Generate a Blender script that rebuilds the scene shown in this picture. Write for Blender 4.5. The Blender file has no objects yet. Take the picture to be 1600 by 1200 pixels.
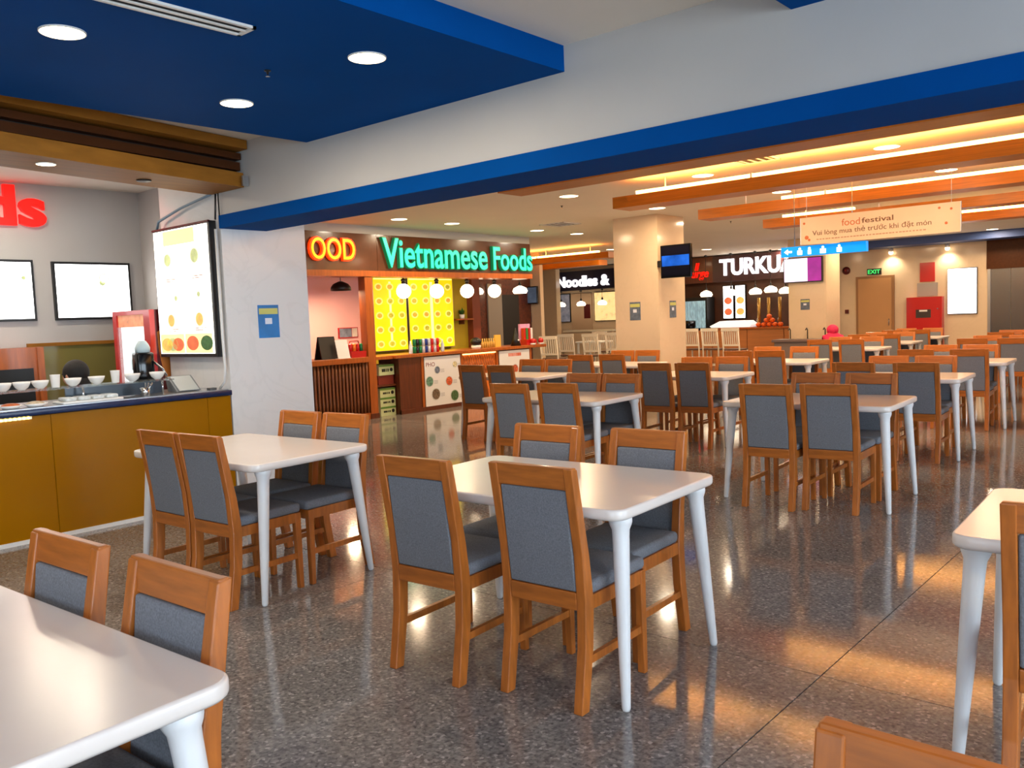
import bpy, bmesh, math, random
from mathutils import Vector, Matrix
random.seed(7)
scn = bpy.context.scene
COL = scn.collection
PI = math.pi

# ------------------------------------------------------------------ camera
cam = bpy.data.cameras.new('camera'); camo = bpy.data.objects.new('camera', cam); COL.objects.link(camo)
cam.sensor_width = 36.0; cam.lens = 1335.0 / 1600.0 * 36.0; cam.clip_start = 0.05; cam.clip_end = 200
def _cam():
    pitch, roll, az = math.radians(4.4), math.radians(2.25), math.radians(-41.0)
    fw = Vector((0, math.cos(pitch), -math.sin(pitch))); up = Vector((0, math.sin(pitch), math.cos(pitch))); rt = Vector((1, 0, 0))
    c, s = math.cos(roll), math.sin(roll)
    r2 = rt * c - up * s; u2 = rt * s + up * c
    w = lambda v: Vector((v.x * math.cos(az) + v.y * math.sin(az), -v.x * math.sin(az) + v.y * math.cos(az), v.z))
    R, U, F = w(r2), w(u2), w(fw)
    m = Matrix(((R.x, U.x, -F.x, 0), (R.y, U.y, -F.y, 0), (R.z, U.z, -F.z, 1.5), (0, 0, 0, 1)))
    camo.matrix_world = m
_cam()
scn.camera = camo

# ------------------------------------------------------------------ world, daylight, exposure
world = bpy.data.worlds.new('world'); scn.world = world; world.use_nodes = True
bg = world.node_tree.nodes['Background']; bg.inputs[0].default_value = (0.62, 0.78, 1.0, 1); bg.inputs[1].default_value = 1.0
def area(name, loc, size, energy, color, rot):
    l = bpy.data.lights.new(name, 'AREA'); l.shape = 'RECTANGLE'; l.size, l.size_y = size; l.energy = energy; l.color = color
    o = bpy.data.objects.new(name, l); COL.objects.link(o); o.location = loc; o.rotation_euler = rot
    return o
# daylight entering through the three windows of the right-hand wall (light comes along -X)
WIN = [(-3.4, -0.4), (0.2, 3.2), (4.8, 8.3)]
for i, (a, b) in enumerate(WIN):
    area('daylight', (5.35, (a + b) / 2, 1.55), (2.4, b - a), [250, 290, 240][i], (0.73, 0.87, 1.0), (0, PI / 2, 0))
# unseen window added in the wall behind the camera for more light along +Y
ADDED_WIN = (-3.0, 2.4)
area('daylight', ((ADDED_WIN[0] + ADDED_WIN[1]) / 2, -4.35, 1.55), (ADDED_WIN[1] - ADDED_WIN[0], 2.4), 120, (0.73, 0.87, 1.0), (PI / 2, 0, 0))
scn.view_settings.view_transform = 'Standard'; scn.view_settings.look = 'None'
scn.view_settings.exposure = 0.0; scn.view_settings.gamma = 1.0
scn.view_settings.use_curve_mapping = False
try:
    scn.cycles.use_denoising = True
    scn.cycles.max_bounces = 7; scn.cycles.adaptive_threshold = 0.02; scn.cycles.diffuse_bounces = 4; scn.cycles.glossy_bounces = 4
    scn.cycles.sample_clamp_indirect = 6.0
    scn.cycles.use_light_tree = True
except Exception:
    pass

# ------------------------------------------------------------------ materials
def lin(c):
    return tuple(((v / 255) / 12.92 if v / 255 <= 0.04045 else ((v / 255 + 0.055) / 1.055) ** 2.4) for v in c) + (1.0,)
MATS = {}
def M(name, rgb, rough=0.5, metal=0.0, noise=None, bump=None, emit=0.0, ecol=None, coat=0.0, stretch=None, trans=0.0, spec=None, alpha=1.0):
    if name in MATS: return MATS[name]
    m = bpy.data.materials.new(name); m.use_nodes = True; nt = m.node_tree; N = nt.nodes; L = nt.links
    b = N['Principled BSDF']; b.inputs['Base Color'].default_value = lin(rgb); b.inputs['Roughness'].default_value = rough
    b.inputs['Metallic'].default_value = metal
    if coat: b.inputs['Coat Weight'].default_value = coat; b.inputs['Coat Roughness'].default_value = 0.08
    if trans: b.inputs['Transmission Weight'].default_value = trans
    if spec is not None: b.inputs['Specular IOR Level'].default_value = spec
    if alpha < 1: b.inputs['Alpha'].default_value = alpha
    if emit:
        b.inputs['Emission Color'].default_value = lin(ecol or rgb); b.inputs['Emission Strength'].default_value = emit
    if noise or bump:
        g = N.new('ShaderNodeTexCoord'); mp = N.new('ShaderNodeMapping'); L.new(g.outputs['Object'], mp.inputs['Vector'])
        if stretch: mp.inputs['Scale'].default_value = stretch
    if noise:
        n = N.new('ShaderNodeTexNoise'); n.inputs['Scale'].default_value = noise[0]; n.inputs['Detail'].default_value = 5
        L.new(mp.outputs[0], n.inputs['Vector'])
        r = N.new('ShaderNodeValToRGB'); c = lin(rgb); k = noise[1]
        r.color_ramp.elements[0].position = 0.3; r.color_ramp.elements[1].position = 0.7
        r.color_ramp.elements[0].color = tuple(v * (1 - k) for v in c[:3]) + (1,)
        r.color_ramp.elements[1].color = tuple(min(1, v * (1 + k)) for v in c[:3]) + (1,)
        L.new(n.outputs['Fac'], r.inputs[0]); L.new(r.outputs[0], b.inputs['Base Color'])
    if bump:
        n2 = N.new('ShaderNodeTexNoise'); n2.inputs['Scale'].default_value = bump[0]; n2.inputs['Detail'].default_value = 3
        L.new(mp.outputs[0], n2.inputs['Vector'])
        bp = N.new('ShaderNodeBump'); bp.inputs['Strength'].default_value = bump[1]; bp.inputs['Distance'].default_value = 0.002
        L.new(n2.outputs['Fac'], bp.inputs['Height']); L.new(bp.outputs[0], b.inputs['Normal'])
    MATS[name] = m
    return m

def floor_mat():
    m = bpy.data.materials.new('polished_terrazzo'); m.use_nodes = True; nt = m.node_tree; N = nt.nodes; L = nt.links
    b = N['Principled BSDF']; g = N.new('ShaderNodeNewGeometry')
    v = N.new('ShaderNodeTexVoronoi'); v.inputs['Scale'].default_value = 85; L.new(g.outputs['Position'], v.inputs['Vector'])
    n = N.new('ShaderNodeTexNoise'); n.inputs['Scale'].default_value = 55; n.inputs['Detail'].default_value = 6; L.new(g.outputs['Position'], n.inputs['Vector'])
    n2 = N.new('ShaderNodeTexNoise'); n2.inputs['Scale'].default_value = 1.1; n2.inputs['Detail'].default_value = 4; L.new(g.outputs['Position'], n2.inputs['Vector'])
    r1 = N.new('ShaderNodeValToRGB'); e = r1.color_ramp.elements
    e[0].position = 0.0; e[0].color = lin((66, 64, 65)); e[1].position = 1.0; e[1].color = lin((205, 200, 196))
    for p, c in ((0.30, (106, 103, 103)), (0.62, (124, 121, 120)), (0.90, (146, 142, 140))):
        x = e.new(p); x.color = lin(c)
    sx = N.new('ShaderNodeSeparateColor'); L.new(v.outputs['Color'], sx.inputs[0]); L.new(sx.outputs[0], r1.inputs[0])
    r2 = N.new('ShaderNodeValToRGB'); r2.color_ramp.elements[0].position = 0.35; r2.color_ramp.elements[1].position = 0.68
    r2.color_ramp.elements[0].color = lin((96, 93, 93)); r2.color_ramp.elements[1].color = lin((160, 156, 153)); L.new(n.outputs['Fac'], r2.inputs[0])
    mx = N.new('ShaderNodeMix'); mx.data_type = 'RGBA'; mx.inputs[0].default_value = 0.5
    L.new(r1.outputs[0], mx.inputs[6]); L.new(r2.outputs[0], mx.inputs[7])
    r3 = N.new('ShaderNodeValToRGB'); r3.color_ramp.elements[0].color = (0.72, 0.71, 0.70, 1); r3.color_ramp.elements[1].color = (1.15, 1.12, 1.1, 1)
    L.new(n2.outputs['Fac'], r3.inputs[0])
    mm = N.new('ShaderNodeMix'); mm.data_type = 'RGBA'; mm.blend_type = 'MULTIPLY'; mm.inputs[0].default_value = 1.0
    L.new(mx.outputs[2], mm.inputs[6]); L.new(r3.outputs[0], mm.inputs[7]); L.new(mm.outputs[2], b.inputs['Base Color'])
    mr = N.new('ShaderNodeMapRange'); mr.inputs[3].default_value = 0.05; mr.inputs[4].default_value = 0.13
    L.new(n2.outputs['Fac'], mr.inputs[0]); L.new(mr.outputs[0], b.inputs['Roughness'])
    b.inputs['Specular IOR Level'].default_value = 0.5
    bp = N.new('ShaderNodeBump'); bp.inputs['Strength'].default_value = 0.05; bp.inputs['Distance'].default_value = 0.001
    n3 = N.new('ShaderNodeTexNoise'); n3.inputs['Scale'].default_value = 9; L.new(g.outputs['Position'], n3.inputs['Vector'])
    L.new(n3.outputs['Fac'], bp.inputs['Height']); L.new(bp.outputs[0], b.inputs['Normal'])
    return m

def marble_mat(name, base, vein, amount):
    m = bpy.data.materials.new(name); m.use_nodes = True; nt = m.node_tree; N = nt.nodes; L = nt.links
    b = N['Principled BSDF']; g = N.new('ShaderNodeNewGeometry')
    n = N.new('ShaderNodeTexNoise'); n.inputs['Scale'].default_value = 1.6; n.inputs['Detail'].default_value = 7; n.inputs['Distortion'].default_value = 1.6
    L.new(g.outputs['Position'], n.inputs['Vector'])
    r = N.new('ShaderNodeValToRGB'); e = r.color_ramp.elements
    e[0].position = 0.46; e[0].color = lin(base); e[1].position = 0.54; e[1].color = lin(base)
    x = e.new(0.5); x.color = tuple(a * (1 - amount) + v * amount for a, v in zip(lin(base), lin(vein)))
    L.new(n.outputs['Fac'], r.inputs[0]); L.new(r.outputs[0], b.inputs['Base Color']); b.inputs['Roughness'].default_value = 0.12
    return m

floor_m = floor_mat()
marble = marble_mat('white_marble', (222, 222, 222), (200, 202, 202), 0.2)
cream_tile = marble_mat('cream_marble', (218, 194, 164), (206, 182, 150), 0.2)
white_paint = M('white_paint', (190, 187, 182), 0.6, noise=(1.2, 0.04), bump=(40, 0.05))
ceil_m = M('ceiling_white', (232, 224, 210), 0.7, noise=(0.8, 0.03))
blue = M('blue_paint', (0, 72, 144), 0.7, noise=(2.0, 0.05), spec=0.03)
slat_w = M('orange_wood_slat', (198, 112, 16), 0.4, noise=(6, 0.18), stretch=(0.4, 12, 12))
joint = M('dark_joint', (30, 28, 28), 0.8)
wood = M('chair_wood', (172, 96, 32), 0.38, noise=(9, 0.22), stretch=(5, 5, 0.7), bump=(60, 0.05), coat=0.25)
wood_h = M('chair_wood_rail', (172, 96, 32), 0.38, noise=(9, 0.22), stretch=(0.7, 5, 5), bump=(60, 0.05), coat=0.25)
fabric = M('grey_blue_fabric', (114, 117, 124), 0.9, noise=(180, 0.22), bump=(420, 0.6))
tabletop_m = M('white_lacquer', (226, 216, 208), 0.22, noise=(3, 0.02))
leg_white = M('white_leg_paint', (226, 226, 226), 0.35, noise=(8, 0.02))
rubber = M('black_rubber', (24, 24, 24), 0.8)
lamp_w = M('lamp_warm', (255, 236, 200), 0.5, emit=9, ecol=(255, 226, 178))
led_w = M('led_strip_warm', (255, 214, 140), 0.5, emit=19, ecol=(255, 186, 92))
lamp_ring = M('lamp_ring', (232, 228, 220), 0.35)
black = M('black_plastic', (18, 18, 19), 0.4)
black_g = M('black_gloss', (10, 10, 12), 0.12)
steel = M('brushed_steel', (176, 178, 182), 0.28, metal=0.9, noise=(30, 0.05), stretch=(1, 1, 0.05))
chrome = M('chrome', (210, 212, 216), 0.12, metal=1.0)
glass = M('clear_glass', (225, 238, 236), 0.03, trans=0.92, alpha=0.35)
window_glass = M('window_glass', (230, 240, 245), 0.02, trans=1.0, alpha=0.15)
wood_o = M('stall_orange_wood', (166, 84, 26), 0.35, noise=(5, 0.2), stretch=(6, 6, 0.6), coat=0.2)
wood_d = M('stall_dark_wood', (92, 40, 16), 0.35, noise=(5, 0.25), stretch=(5, 5, 0.6), coat=0.2)
wood_b = M('brown_board', (84, 44, 22), 0.22, noise=(4, 0.2), coat=0.3)
white_ceramic = M('white_ceramic', (236, 234, 230), 0.15)
white_plastic = M('white_plastic', (224, 224, 222), 0.4)
red_p = M('red_paint', (188, 22, 20), 0.3, coat=0.3)
red_dark = M('maroon_vinyl', (84, 10, 14), 0.3)
paper = M('white_paper', (232, 230, 228), 0.6)

# ------------------------------------------------------------------ mesh helpers
class MB:
    def __init__(s): s.v = []; s.f = []; s.smooth = []
    def add(s, vs, fs, sm=False):
        k = len(s.v); s.v += [tuple(p) for p in vs]; s.f += [tuple(i + k for i in f) for f in fs]; s.smooth += [sm] * len(fs); return s
    def box(s, x0, x1, y0, y1, z0, z1):
        x0, x1 = min(x0, x1), max(x0, x1); y0, y1 = min(y0, y1), max(y0, y1); z0, z1 = min(z0, z1), max(z0, z1)
        return s.add([(x0, y0, z0), (x1, y0, z0), (x1, y1, z0), (x0, y1, z0), (x0, y0, z1), (x1, y0, z1), (x1, y1, z1), (x0, y1, z1)],
                     [(0, 3, 2, 1), (4, 5, 6, 7), (0, 1, 5, 4), (1, 2, 6, 5), (2, 3, 7, 6), (3, 0, 4, 7)])
    def bbox(s, x0, x1, y0, y1, z0, z1, r=0.01, seg=2):
        bm = bmesh.new(); bmesh.ops.create_cube(bm, size=1)
        for v in bm.verts: v.co = Vector(((x0 + x1) / 2 + v.co.x * (x1 - x0), (y0 + y1) / 2 + v.co.y * (y1 - y0), (z0 + z1) / 2 + v.co.z * (z1 - z0)))
        bmesh.ops.bevel(bm, geom=bm.edges[:], offset=r, segments=seg, profile=0.5, affect='EDGES')
        bmesh.ops.recalc_face_normals(bm, faces=bm.faces[:])
        bm.verts.ensure_lookup_table()
        s.add([v.co[:] for v in bm.verts], [[v.index for v in f.verts] for f in bm.faces], seg > 1); bm.free(); return s
    def tube(s, a, b, ra, rb=None, n=10, caps=True):
        rb = ra if rb is None else rb; return s.path([a, b], [ra, rb], n, caps)
    def path(s, pts, rad, n=10, caps=True):
        pts = [Vector(p) for p in pts]; rad = rad if isinstance(rad, (list, tuple)) else [rad] * len(pts)
        vs = []; d0 = None
        for i, p in enumerate(pts):
            d = (pts[min(i + 1, len(pts) - 1)] - pts[max(i - 1, 0)]).normalized()
            if d0 is None:
                u = d.orthogonal().normalized()
            else:
                u = (u - d * u.dot(d)).normalized()
            d0 = d; w = d.cross(u)
            for k in range(n):
                t = 2 * PI * k / n; vs.append(p + (u * math.cos(t) + w * math.sin(t)) * rad[i])
        fs = []
        for i in range(len(pts) - 1):
            for k in range(n):
                a, b = i * n + k, i * n + (k + 1) % n; fs.append((a, b, b + n, a + n))
        s.add(vs, fs, True)
        if caps:
            k0 = len(s.v) - len(vs); s.f.append(tuple(k0 + i for i in reversed(range(n)))); s.f.append(tuple(k0 + (len(pts) - 1) * n + i for i in range(n))); s.smooth += [False, False]
        return s
    def lathe(s, prof, c, n=20, axis='z', sm=True):
        vs = []; fs = []
        for (r, h) in prof:
            for k in range(n):
                t = 2 * PI * k / n; x, y = r * math.cos(t), r * math.sin(t)
                vs.append((c[0] + x, c[1] + y, c[2] + h) if axis == 'z' else ((c[0] + h, c[1] + x, c[2] + y) if axis == 'x' else (c[0] + y, c[1] + h, c[2] + x)))
        for i in range(len(prof) - 1):
            for k in range(n):
                a, b = i * n + k, i * n + (k + 1) % n; fs.append((a, b, b + n, a + n))
        fs.append(tuple(range(n))[::-1]); fs.append(tuple((len(prof) - 1) * n + i for i in range(n)))
        return s.add(vs, fs, sm)
    def prism(s, poly, p0, p1):   # poly: list of 3D points, extruded from offset p0 to p1
        n = len(poly); p0 = Vector(p0); p1 = Vector(p1)
        vs = [Vector(p) + p0 for p in poly] + [Vector(p) + p1 for p in poly]
        fs = [tuple(range(n))[::-1], tuple(range(n, 2 * n))] + [(i, (i + 1) % n, (i + 1) % n + n, i + n) for i in range(n)]
        return s.add(vs, fs)
    def sphere(s, c, r, nu=16, nv=10, sc=(1, 1, 1)):
        prof = [(max(1e-4, math.sin(PI * i / nv)) * r, -math.cos(PI * i / nv) * r) for i in range(nv + 1)]
        k = len(s.v); s.lathe(prof, (0, 0, 0), nu)
        for i in range(k, len(s.v)):
            v = s.v[i]; s.v[i] = (c[0] + v[0] * sc[0], c[1] + v[1] * sc[1], c[2] + v[2] * sc[2])
        return s
    def scale_y(s, c, k):
        s.v = [(v[0], c + (v[1] - c) * k, v[2]) for v in s.v]; return s
    def mesh(s, name, mat, off=(0, 0, 0)):
        me = bpy.data.meshes.new(name)
        me.from_pydata([(v[0] - off[0], v[1] - off[1], v[2] - off[2]) for v in s.v], [], s.f)
        bm = bmesh.new(); bm.from_mesh(me); bmesh.ops.recalc_face_normals(bm, faces=bm.faces[:]); bm.to_mesh(me); bm.free()
        if len(me.polygons) == len(s.smooth): me.polygons.foreach_set('use_smooth', s.smooth)
        if mat: me.materials.append(mat)
        me.update(); return me
    def build(s, name, mat, parent=None, origin=None):
        off = origin if origin is not None else ((parent['_o'] if parent is not None else (0, 0, 0)))
        o = bpy.data.objects.new(name, s.mesh(name, mat, off)); COL.objects.link(o)
        if parent is not None: o.parent = parent; o['_o'] = list(off)
        else:
            o.location = off; o['_o'] = list(off)
        return o
def tag(o, label, cat, group=None):
    o['label'] = label; o['category'] = cat
    if group: o['group'] = group
    return o
def thing(name, label, cat, loc=(0, 0, 0), rotz=0, group=None):
    o = bpy.data.objects.new(name, None); COL.objects.link(o); o.empty_display_size = 0.1
    o.location = loc; o.rotation_euler = (0, 0, rotz); o['_o'] = list(loc)
    return tag(o, label, cat, group)
def struct(name, mb, mat, parent=None):
    o = mb.build(name, mat, parent)
    if parent is None: o['kind'] = 'structure'
    return o
def dup(root, loc, rotz, label, group=None):
    r = root.copy(); COL.objects.link(r); r.location = loc; r.rotation_euler = (0, 0, rotz); r['label'] = label
    if group: r['group'] = group
    for ch in root.children:
        c = ch.copy(); COL.objects.link(c); c.parent = r
        for g in ch.children:
            d = g.copy(); COL.objects.link(d); d.parent = c
    return r
def B(*a): return MB().box(*a)
def disc_poly(u0, v0, r, n=20, plane='x', c=0, ru=None):
    ru = ru or r; pts = []
    for k in range(n):
        t = 2 * PI * k / n; u, v = u0 + ru * math.cos(t), v0 + r * math.sin(t)
        pts.append((c, u, v) if plane == 'x' else (u, c, v))
    return pts
def disc(u0, v0, r, plane, c, th=0.004, ru=None, n=20):    # plane 'x' faces +X at x=c ; plane 'y' faces -Y at y=c
    d = (th, 0, 0) if plane == 'x' else (0, -th, 0)
    return MB().prism(disc_poly(u0, v0, r, n, plane, c, ru), (0, 0, 0), d)
def rect(u0, u1, v0, v1, plane, c, th=0.004):
    return B(c, c + th, u0, u1, v0, v1) if plane == 'x' else B(u0, u1, c - th, c, v0, v1)

# text: islands of glyph geometry, fitted into a u/v box on a vertical plane
def glyphs(txt, extrude=0.0, bold=0.0, shear=0.0):
    cu = bpy.data.curves.new('t', 'FONT'); cu.body = txt; cu.size = 1; cu.extrude = extrude; cu.offset = bold; cu.shear = shear; cu.resolution_u = 4
    o = bpy.data.objects.new('t', cu); COL.objects.link(o)
    dg = bpy.context.evaluated_depsgraph_get(); me = bpy.data.meshes.new_from_object(o.evaluated_get(dg))
    bpy.data.objects.remove(o); bpy.data.curves.remove(cu)
    bm = bmesh.new(); bm.from_mesh(me); bpy.data.meshes.remove(me)
    bmesh.ops.remove_doubles(bm, verts=bm.verts[:], dist=1e-5)
    bm.verts.ensure_lookup_table(); seen = set(); isl = []
    for v in bm.verts:
        if v.index in seen: continue
        st = [v]; comp = []; seen.add(v.index)
        while st:
            a = st.pop(); comp.append(a)
            for e in a.link_edges:
                b = e.other_vert(a)
                if b.index not in seen: seen.add(b.index); st.append(b)
        idx = {a.index: i for i, a in enumerate(comp)}
        fs = {f for a in comp for f in a.link_faces}
        isl.append(([a.co[:] for a in comp], [[idx[x.index] for x in f.verts] for f in fs]))
    bm.free()
    isl = [i for i in isl if i[1]]
    isl.sort(key=lambda i: min(v[0] for v in i[0]))
    out = []
    for vs, fs in isl:
        a, b = min(v[0] for v in vs), max(v[0] for v in vs)
        if out:
            pv, pf = out[-1]; c, d = min(v[0] for v in pv), max(v[0] for v in pv)
            if min(b, d) - max(a, c) > 0.5 * min(b - a, d - c):
                k = len(pv); out[-1] = (pv + vs, pf + [[i + k for i in f] for f in fs]); continue
        out.append((vs, fs))
    return out
def text_parts(txt, u0, u1, v0, v1, plane, c, depth, bold=0.0, shear=0.0, lead=0.0):
    """list of MB, one per letter, filling the box u0..u1 x v0..v1; depth = thickness out of the plane"""
    gl = glyphs(txt, 0.5 if depth > 0 else 0.0, bold, shear)
    xs = [v[0] for g in gl for v in g[0]]; ys = [v[1] for g in gl for v in g[0]]
    ax, bx, ay, by = min(xs), max(xs), min(ys), max(ys)
    res = []
    for vs, fs in gl:
        pts = []
        for x, y, z in vs:
            u = u0 + (x - ax) / (bx - ax) * (u1 - u0); v = v0 + (y - ay) / (by - ay) * (v1 - v0); w = lead + (z + 0.5) * depth if depth > 0 else lead
            pts.append((c + w, u, v) if plane == 'x' else (u, c - w, v))
        res.append(MB().add(pts, fs))
    return res
def text_one(txt, *a, **k):
    mb = MB()
    for p in text_parts(txt, *a, **k): mb.add(p.v, p.f)
    return mb

# ------------------------------------------------------------------ setting
CZ = 3.03
fl = struct('floor', B(-19, 5, -4, 22.6, -0.08, -0.02), joint)
S_ = 2.63; slab_me = B(0.0025, S_ - 0.0025, 0.0025, S_ - 0.0025, -0.02, 0).mesh('floor_slab', floor_m)
gx = [-1.3 + S_ * k for k in range(-7, 3)]; gy = [-4.55 + S_ * k for k in range(0, 11)]
for x in gx:
    for y in gy:
        o = bpy.data.objects.new('floor_slab', slab_me); COL.objects.link(o); o.location = (x, y, 0); o.parent = fl
struct('ceiling', B(-19, 5.2, -4.2, 22.8, CZ, CZ + 0.1), ceil_m)
struct('wall_back', MB().box(-19, ADDED_WIN[0], -4.2, -4, -0.05, CZ).box(ADDED_WIN[1], 5.2, -4.2, -4, -0.05, CZ).box(ADDED_WIN[0], ADDED_WIN[1], -4.2, -4, -0.05, 0.35).box(ADDED_WIN[0], ADDED_WIN[1], -4.2, -4, 2.75, CZ), white_paint)
f = MB(); t = 0.05; a, b = ADDED_WIN; mid = (a + b) / 2
f.box(a, a + t, -4.15, -4.05, 0.35, 2.75).box(b - t, b, -4.15, -4.05, 0.35, 2.75).box(a, b, -4.15, -4.05, 0.35, 0.4).box(a, b, -4.15, -4.05, 2.7, 2.75).box(mid - 0.025, mid + 0.025, -4.14, -4.06, 0.35, 2.75)
w = struct('window_4', f, leg_white)  # added window, never in view, for the extra light from behind the camera
for p, q in ((a + t, mid - 0.025), (mid + 0.025, b - t)): B(p, q, -4.101, -4.095, 0.4, 2.7).build('pane', window_glass, w)
struct('wall_left', B(-19.2, -19, -4.2, 22.8, -0.05, CZ), white_paint)
struct('wall_far', B(-19, 5.2, 22.4, 22.6, -0.05, CZ), cream_tile)
wr = MB(); edges = [-4.2] + [e for w in WIN for e in w] + [22.8]
for a, b in zip(edges[0::2], edges[1::2]): wr.box(5, 5.2, a, b, -0.05, CZ)
for a, b in WIN: wr.box(5, 5.2, a, b, -0.05, 0.35); wr.box(5, 5.2, a, b, 2.75, CZ)
struct('wall_right', wr, white_paint)
for i, (a, b) in enumerate(WIN):
    f = MB(); t = 0.05
    f.box(5.05, 5.15, a, a + t, 0.35, 2.75); f.box(5.05, 5.15, b - t, b, 0.35, 2.75); f.box(5.05, 5.15, a, b, 0.35, 0.35 + t); f.box(5.05, 5.15, a, b, 2.75 - t, 2.75)
    mid = (a + b) / 2; f.box(5.06, 5.14, mid - 0.025, mid + 0.025, 0.35, 2.75)
    w = struct('window_%d' % (i + 1), f, leg_white)
    for p, q in ((a + t, mid - 0.025), (mid + 0.025, b - t)): B(5.095, 5.101, p, q, 0.4, 2.7).build('pane', window_glass, w)

# beam with white fascia, blue trim; blue ceiling panels
struct('wall_fascia', B(-6.74, 5, 4.0, 4.44, 2.47, CZ), white_paint)
struct('trim_1', B(-6.72, 5, 3.985, 4.45, 2.365, 2.475), blue)
struct('trim_2', B(-5.44, -2.99, -4.0, 4.0, 2.885, CZ), blue)
struct('trim_3', B(-1.66, 2.2, -4.0, 4.0, 2.885, CZ), blue)
# pillar at the left end of the beam and its marble cladding
struct('pillar', B(-7.76, -6.72, 4.0, 4.86, 0, CZ), marble)
# middle column and far columns
struct('column', B(-7.86, -7.04, 11.68, 12.5, 0, CZ), cream_tile)
struct('column.001', B(-8.06, -7.2, 19.05, 19.9, 0, CZ), cream_tile)
struct('column.002', B(-16.95, -16.3, 21.0, 21.2, 0, CZ), cream_tile)
struct('wall_middle', B(-13.75, -12.9, 16.0, 16.12, 0, CZ), cream_tile)
struct('trim_4', B(-8.2, 5, 21.6, 22.38, 2.86, CZ), M('navy_soffit_paint', (60, 84, 140), 0.6))

# ------------------------------------------------------------------ lamps
def lamp_light(name, loc, energy, size, color, parent=None):
    l = bpy.data.lights.new(name, 'AREA'); l.shape = 'DISK'; l.size = size; l.energy = energy; l.color = color
    o = bpy.data.objects.new(name, l); COL.objects.link(o); o.location = loc
    if parent: o.parent = parent
    return o
def make_downlight():
    t = thing('downlight', '', 'ceiling light')
    MB().lathe([(0.126, 0), (0.126, -0.006), (0.12, -0.008), (0.119, -0.004), (0.119, 0)], (0, 0, 0), 28).build('ring', lamp_ring, t)
    MB().lathe([(0.119, -0.002), (0.119, -0.006)], (0, 0, 0), 28).build('diffuser', lamp_w, t)
    return t
dl0 = make_downlight(); dl_used = False
WARM = (1.0, 0.68, 0.36); NEUT = (1.0, 0.86, 0.68)
def downlight(x, y, z, label, energy, color=WARM, group=None, sc=1.0):
    global dl_used
    if not dl_used:
        o = dl0; dl_used = True; o.location = (x, y, z); o['label'] = label
        if group: o['group'] = group
    else:
        o = dup(dl0, (x, y, z), 0, label, group)
        if not group and 'group' in o: del o['group']
    o.scale = (sc, sc, 1)
    lamp_light('downlight_beam', (0, 0, -0.02), energy, 0.2, color, o)
    return o
downlight(-4.14, 1.73, 2.885, 'round downlight in blue ceiling panel, the nearest at top left', 9, NEUT, None, 0.8)
downlight(-3.52, 3.00, 2.885, 'round downlight in blue ceiling panel near its right corner', 9, NEUT, None, 0.8)
downlight(-4.75, 2.99, 2.885, 'round downlight in blue ceiling panel nearest the brown shutter box', 9, NEUT, None, 0.8)
for i, (x, y) in enumerate([(-4.1, -0.6), (-3.5, -2.2), (0.8, 1.5), (0.8, -1.2)]):  # unseen downlights, added and kept for the light they give
    downlight(x, y, 2.885, 'unseen round downlight added in a blue panel behind the camera, %s' % ('left panel nearer', 'left panel farther', 'right panel nearer', 'right panel farther')[i], 16, NEUT)
rowname = {8.9: 'first', 11.05: 'second', 13.2: 'third', 15.35: 'fourth', 17.5: 'fifth', 19.6: 'sixth'}
colname = {-2.75: 'right', -4.75: 'middle', -6.65: 'left'}
for y in rowname:
    for x in colname:
        if x == -2.75 and y > 16: continue
        downlight(x, y, CZ, 'round warm downlight over the seating, %s of the %s row beyond the beam' % (colname[x], rowname[y]), 23)
for i, y in enumerate((8.64, 9.75, 11.88, 13.06)):
    downlight(-9.6, y, CZ, 'round downlight along the green lettered stall front, %s from the left' % ('first', 'second', 'third', 'fourth')[i], 24)
for i, (x, y) in enumerate(((-11.5, 17.0), (-13.4, 18.6), (-9.6, 16.6), (-10.4, 19.6), (-4.35, 21.2), (-9.4, 21.9))):
    downlight(x, y, CZ, ('far round downlight by the left light strips', 'far round downlight in front of the noodle stall', 'far round downlight over the white slatted chairs', 'far round downlight in front of the white lettered stall', 'far round downlight above the lift doors', 'far round downlight beside the hanging blue sign')[i], 26)
# wooden ceiling slats with a light strip on top
def slat(x0, x1, y, label, w=0.36, led=(0.32, None)):
    t = thing('ceiling_slat', label, 'ceiling slat', (x0, y, 2.72))
    MB().box(x0, x1, y, y + w, 2.72, 2.85).build('board', slat_w, t)
    if led: MB().box(x0 + led[0], x1 - 0.3 if led[1] is None else x0 + led[1], y + 0.03, y + 0.11, 2.852, 2.892).build('light_strip', led_w, t)
    k = x0 + 1.7
    while k < x1:
        B(k, k + 0.02, y + 0.008, y + 0.02, 2.85, 2.90).build('strip_clip', lamp_ring, t); k += 2.9
    h = MB()
    for x in (x0 + 0.6, (x0 + x1) / 2, x1 - 0.6): h.tube((x, y + w / 2, 2.85), (x, y + w / 2, CZ), 0.008)
    h.build('hanger', lamp_ring, t)
    return t
for i, (x0, y, nm, led) in enumerate(((-5.6, 6.34, 'first', None), (-5.66, 8.42, 'second', (0.3, None)), (-5.66, 10.45, 'third', (1.15, None)), (-5.7, 12.55, 'fourth', (0.3, 1.35)), (-5.7, 14.75, 'fifth', (0.9, None)))):
    slat(x0, 4.4, y, 'long orange wood ceiling slat, %s behind the blue beam' % nm, led=led)
slat(-15.5, -12.15, 17.4, 'short orange wood ceiling slat with light strip, farther of two at left')
slat(-14.2, -10.5, 15.4, 'short orange wood ceiling slat with light strip, nearer of two at left')
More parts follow.
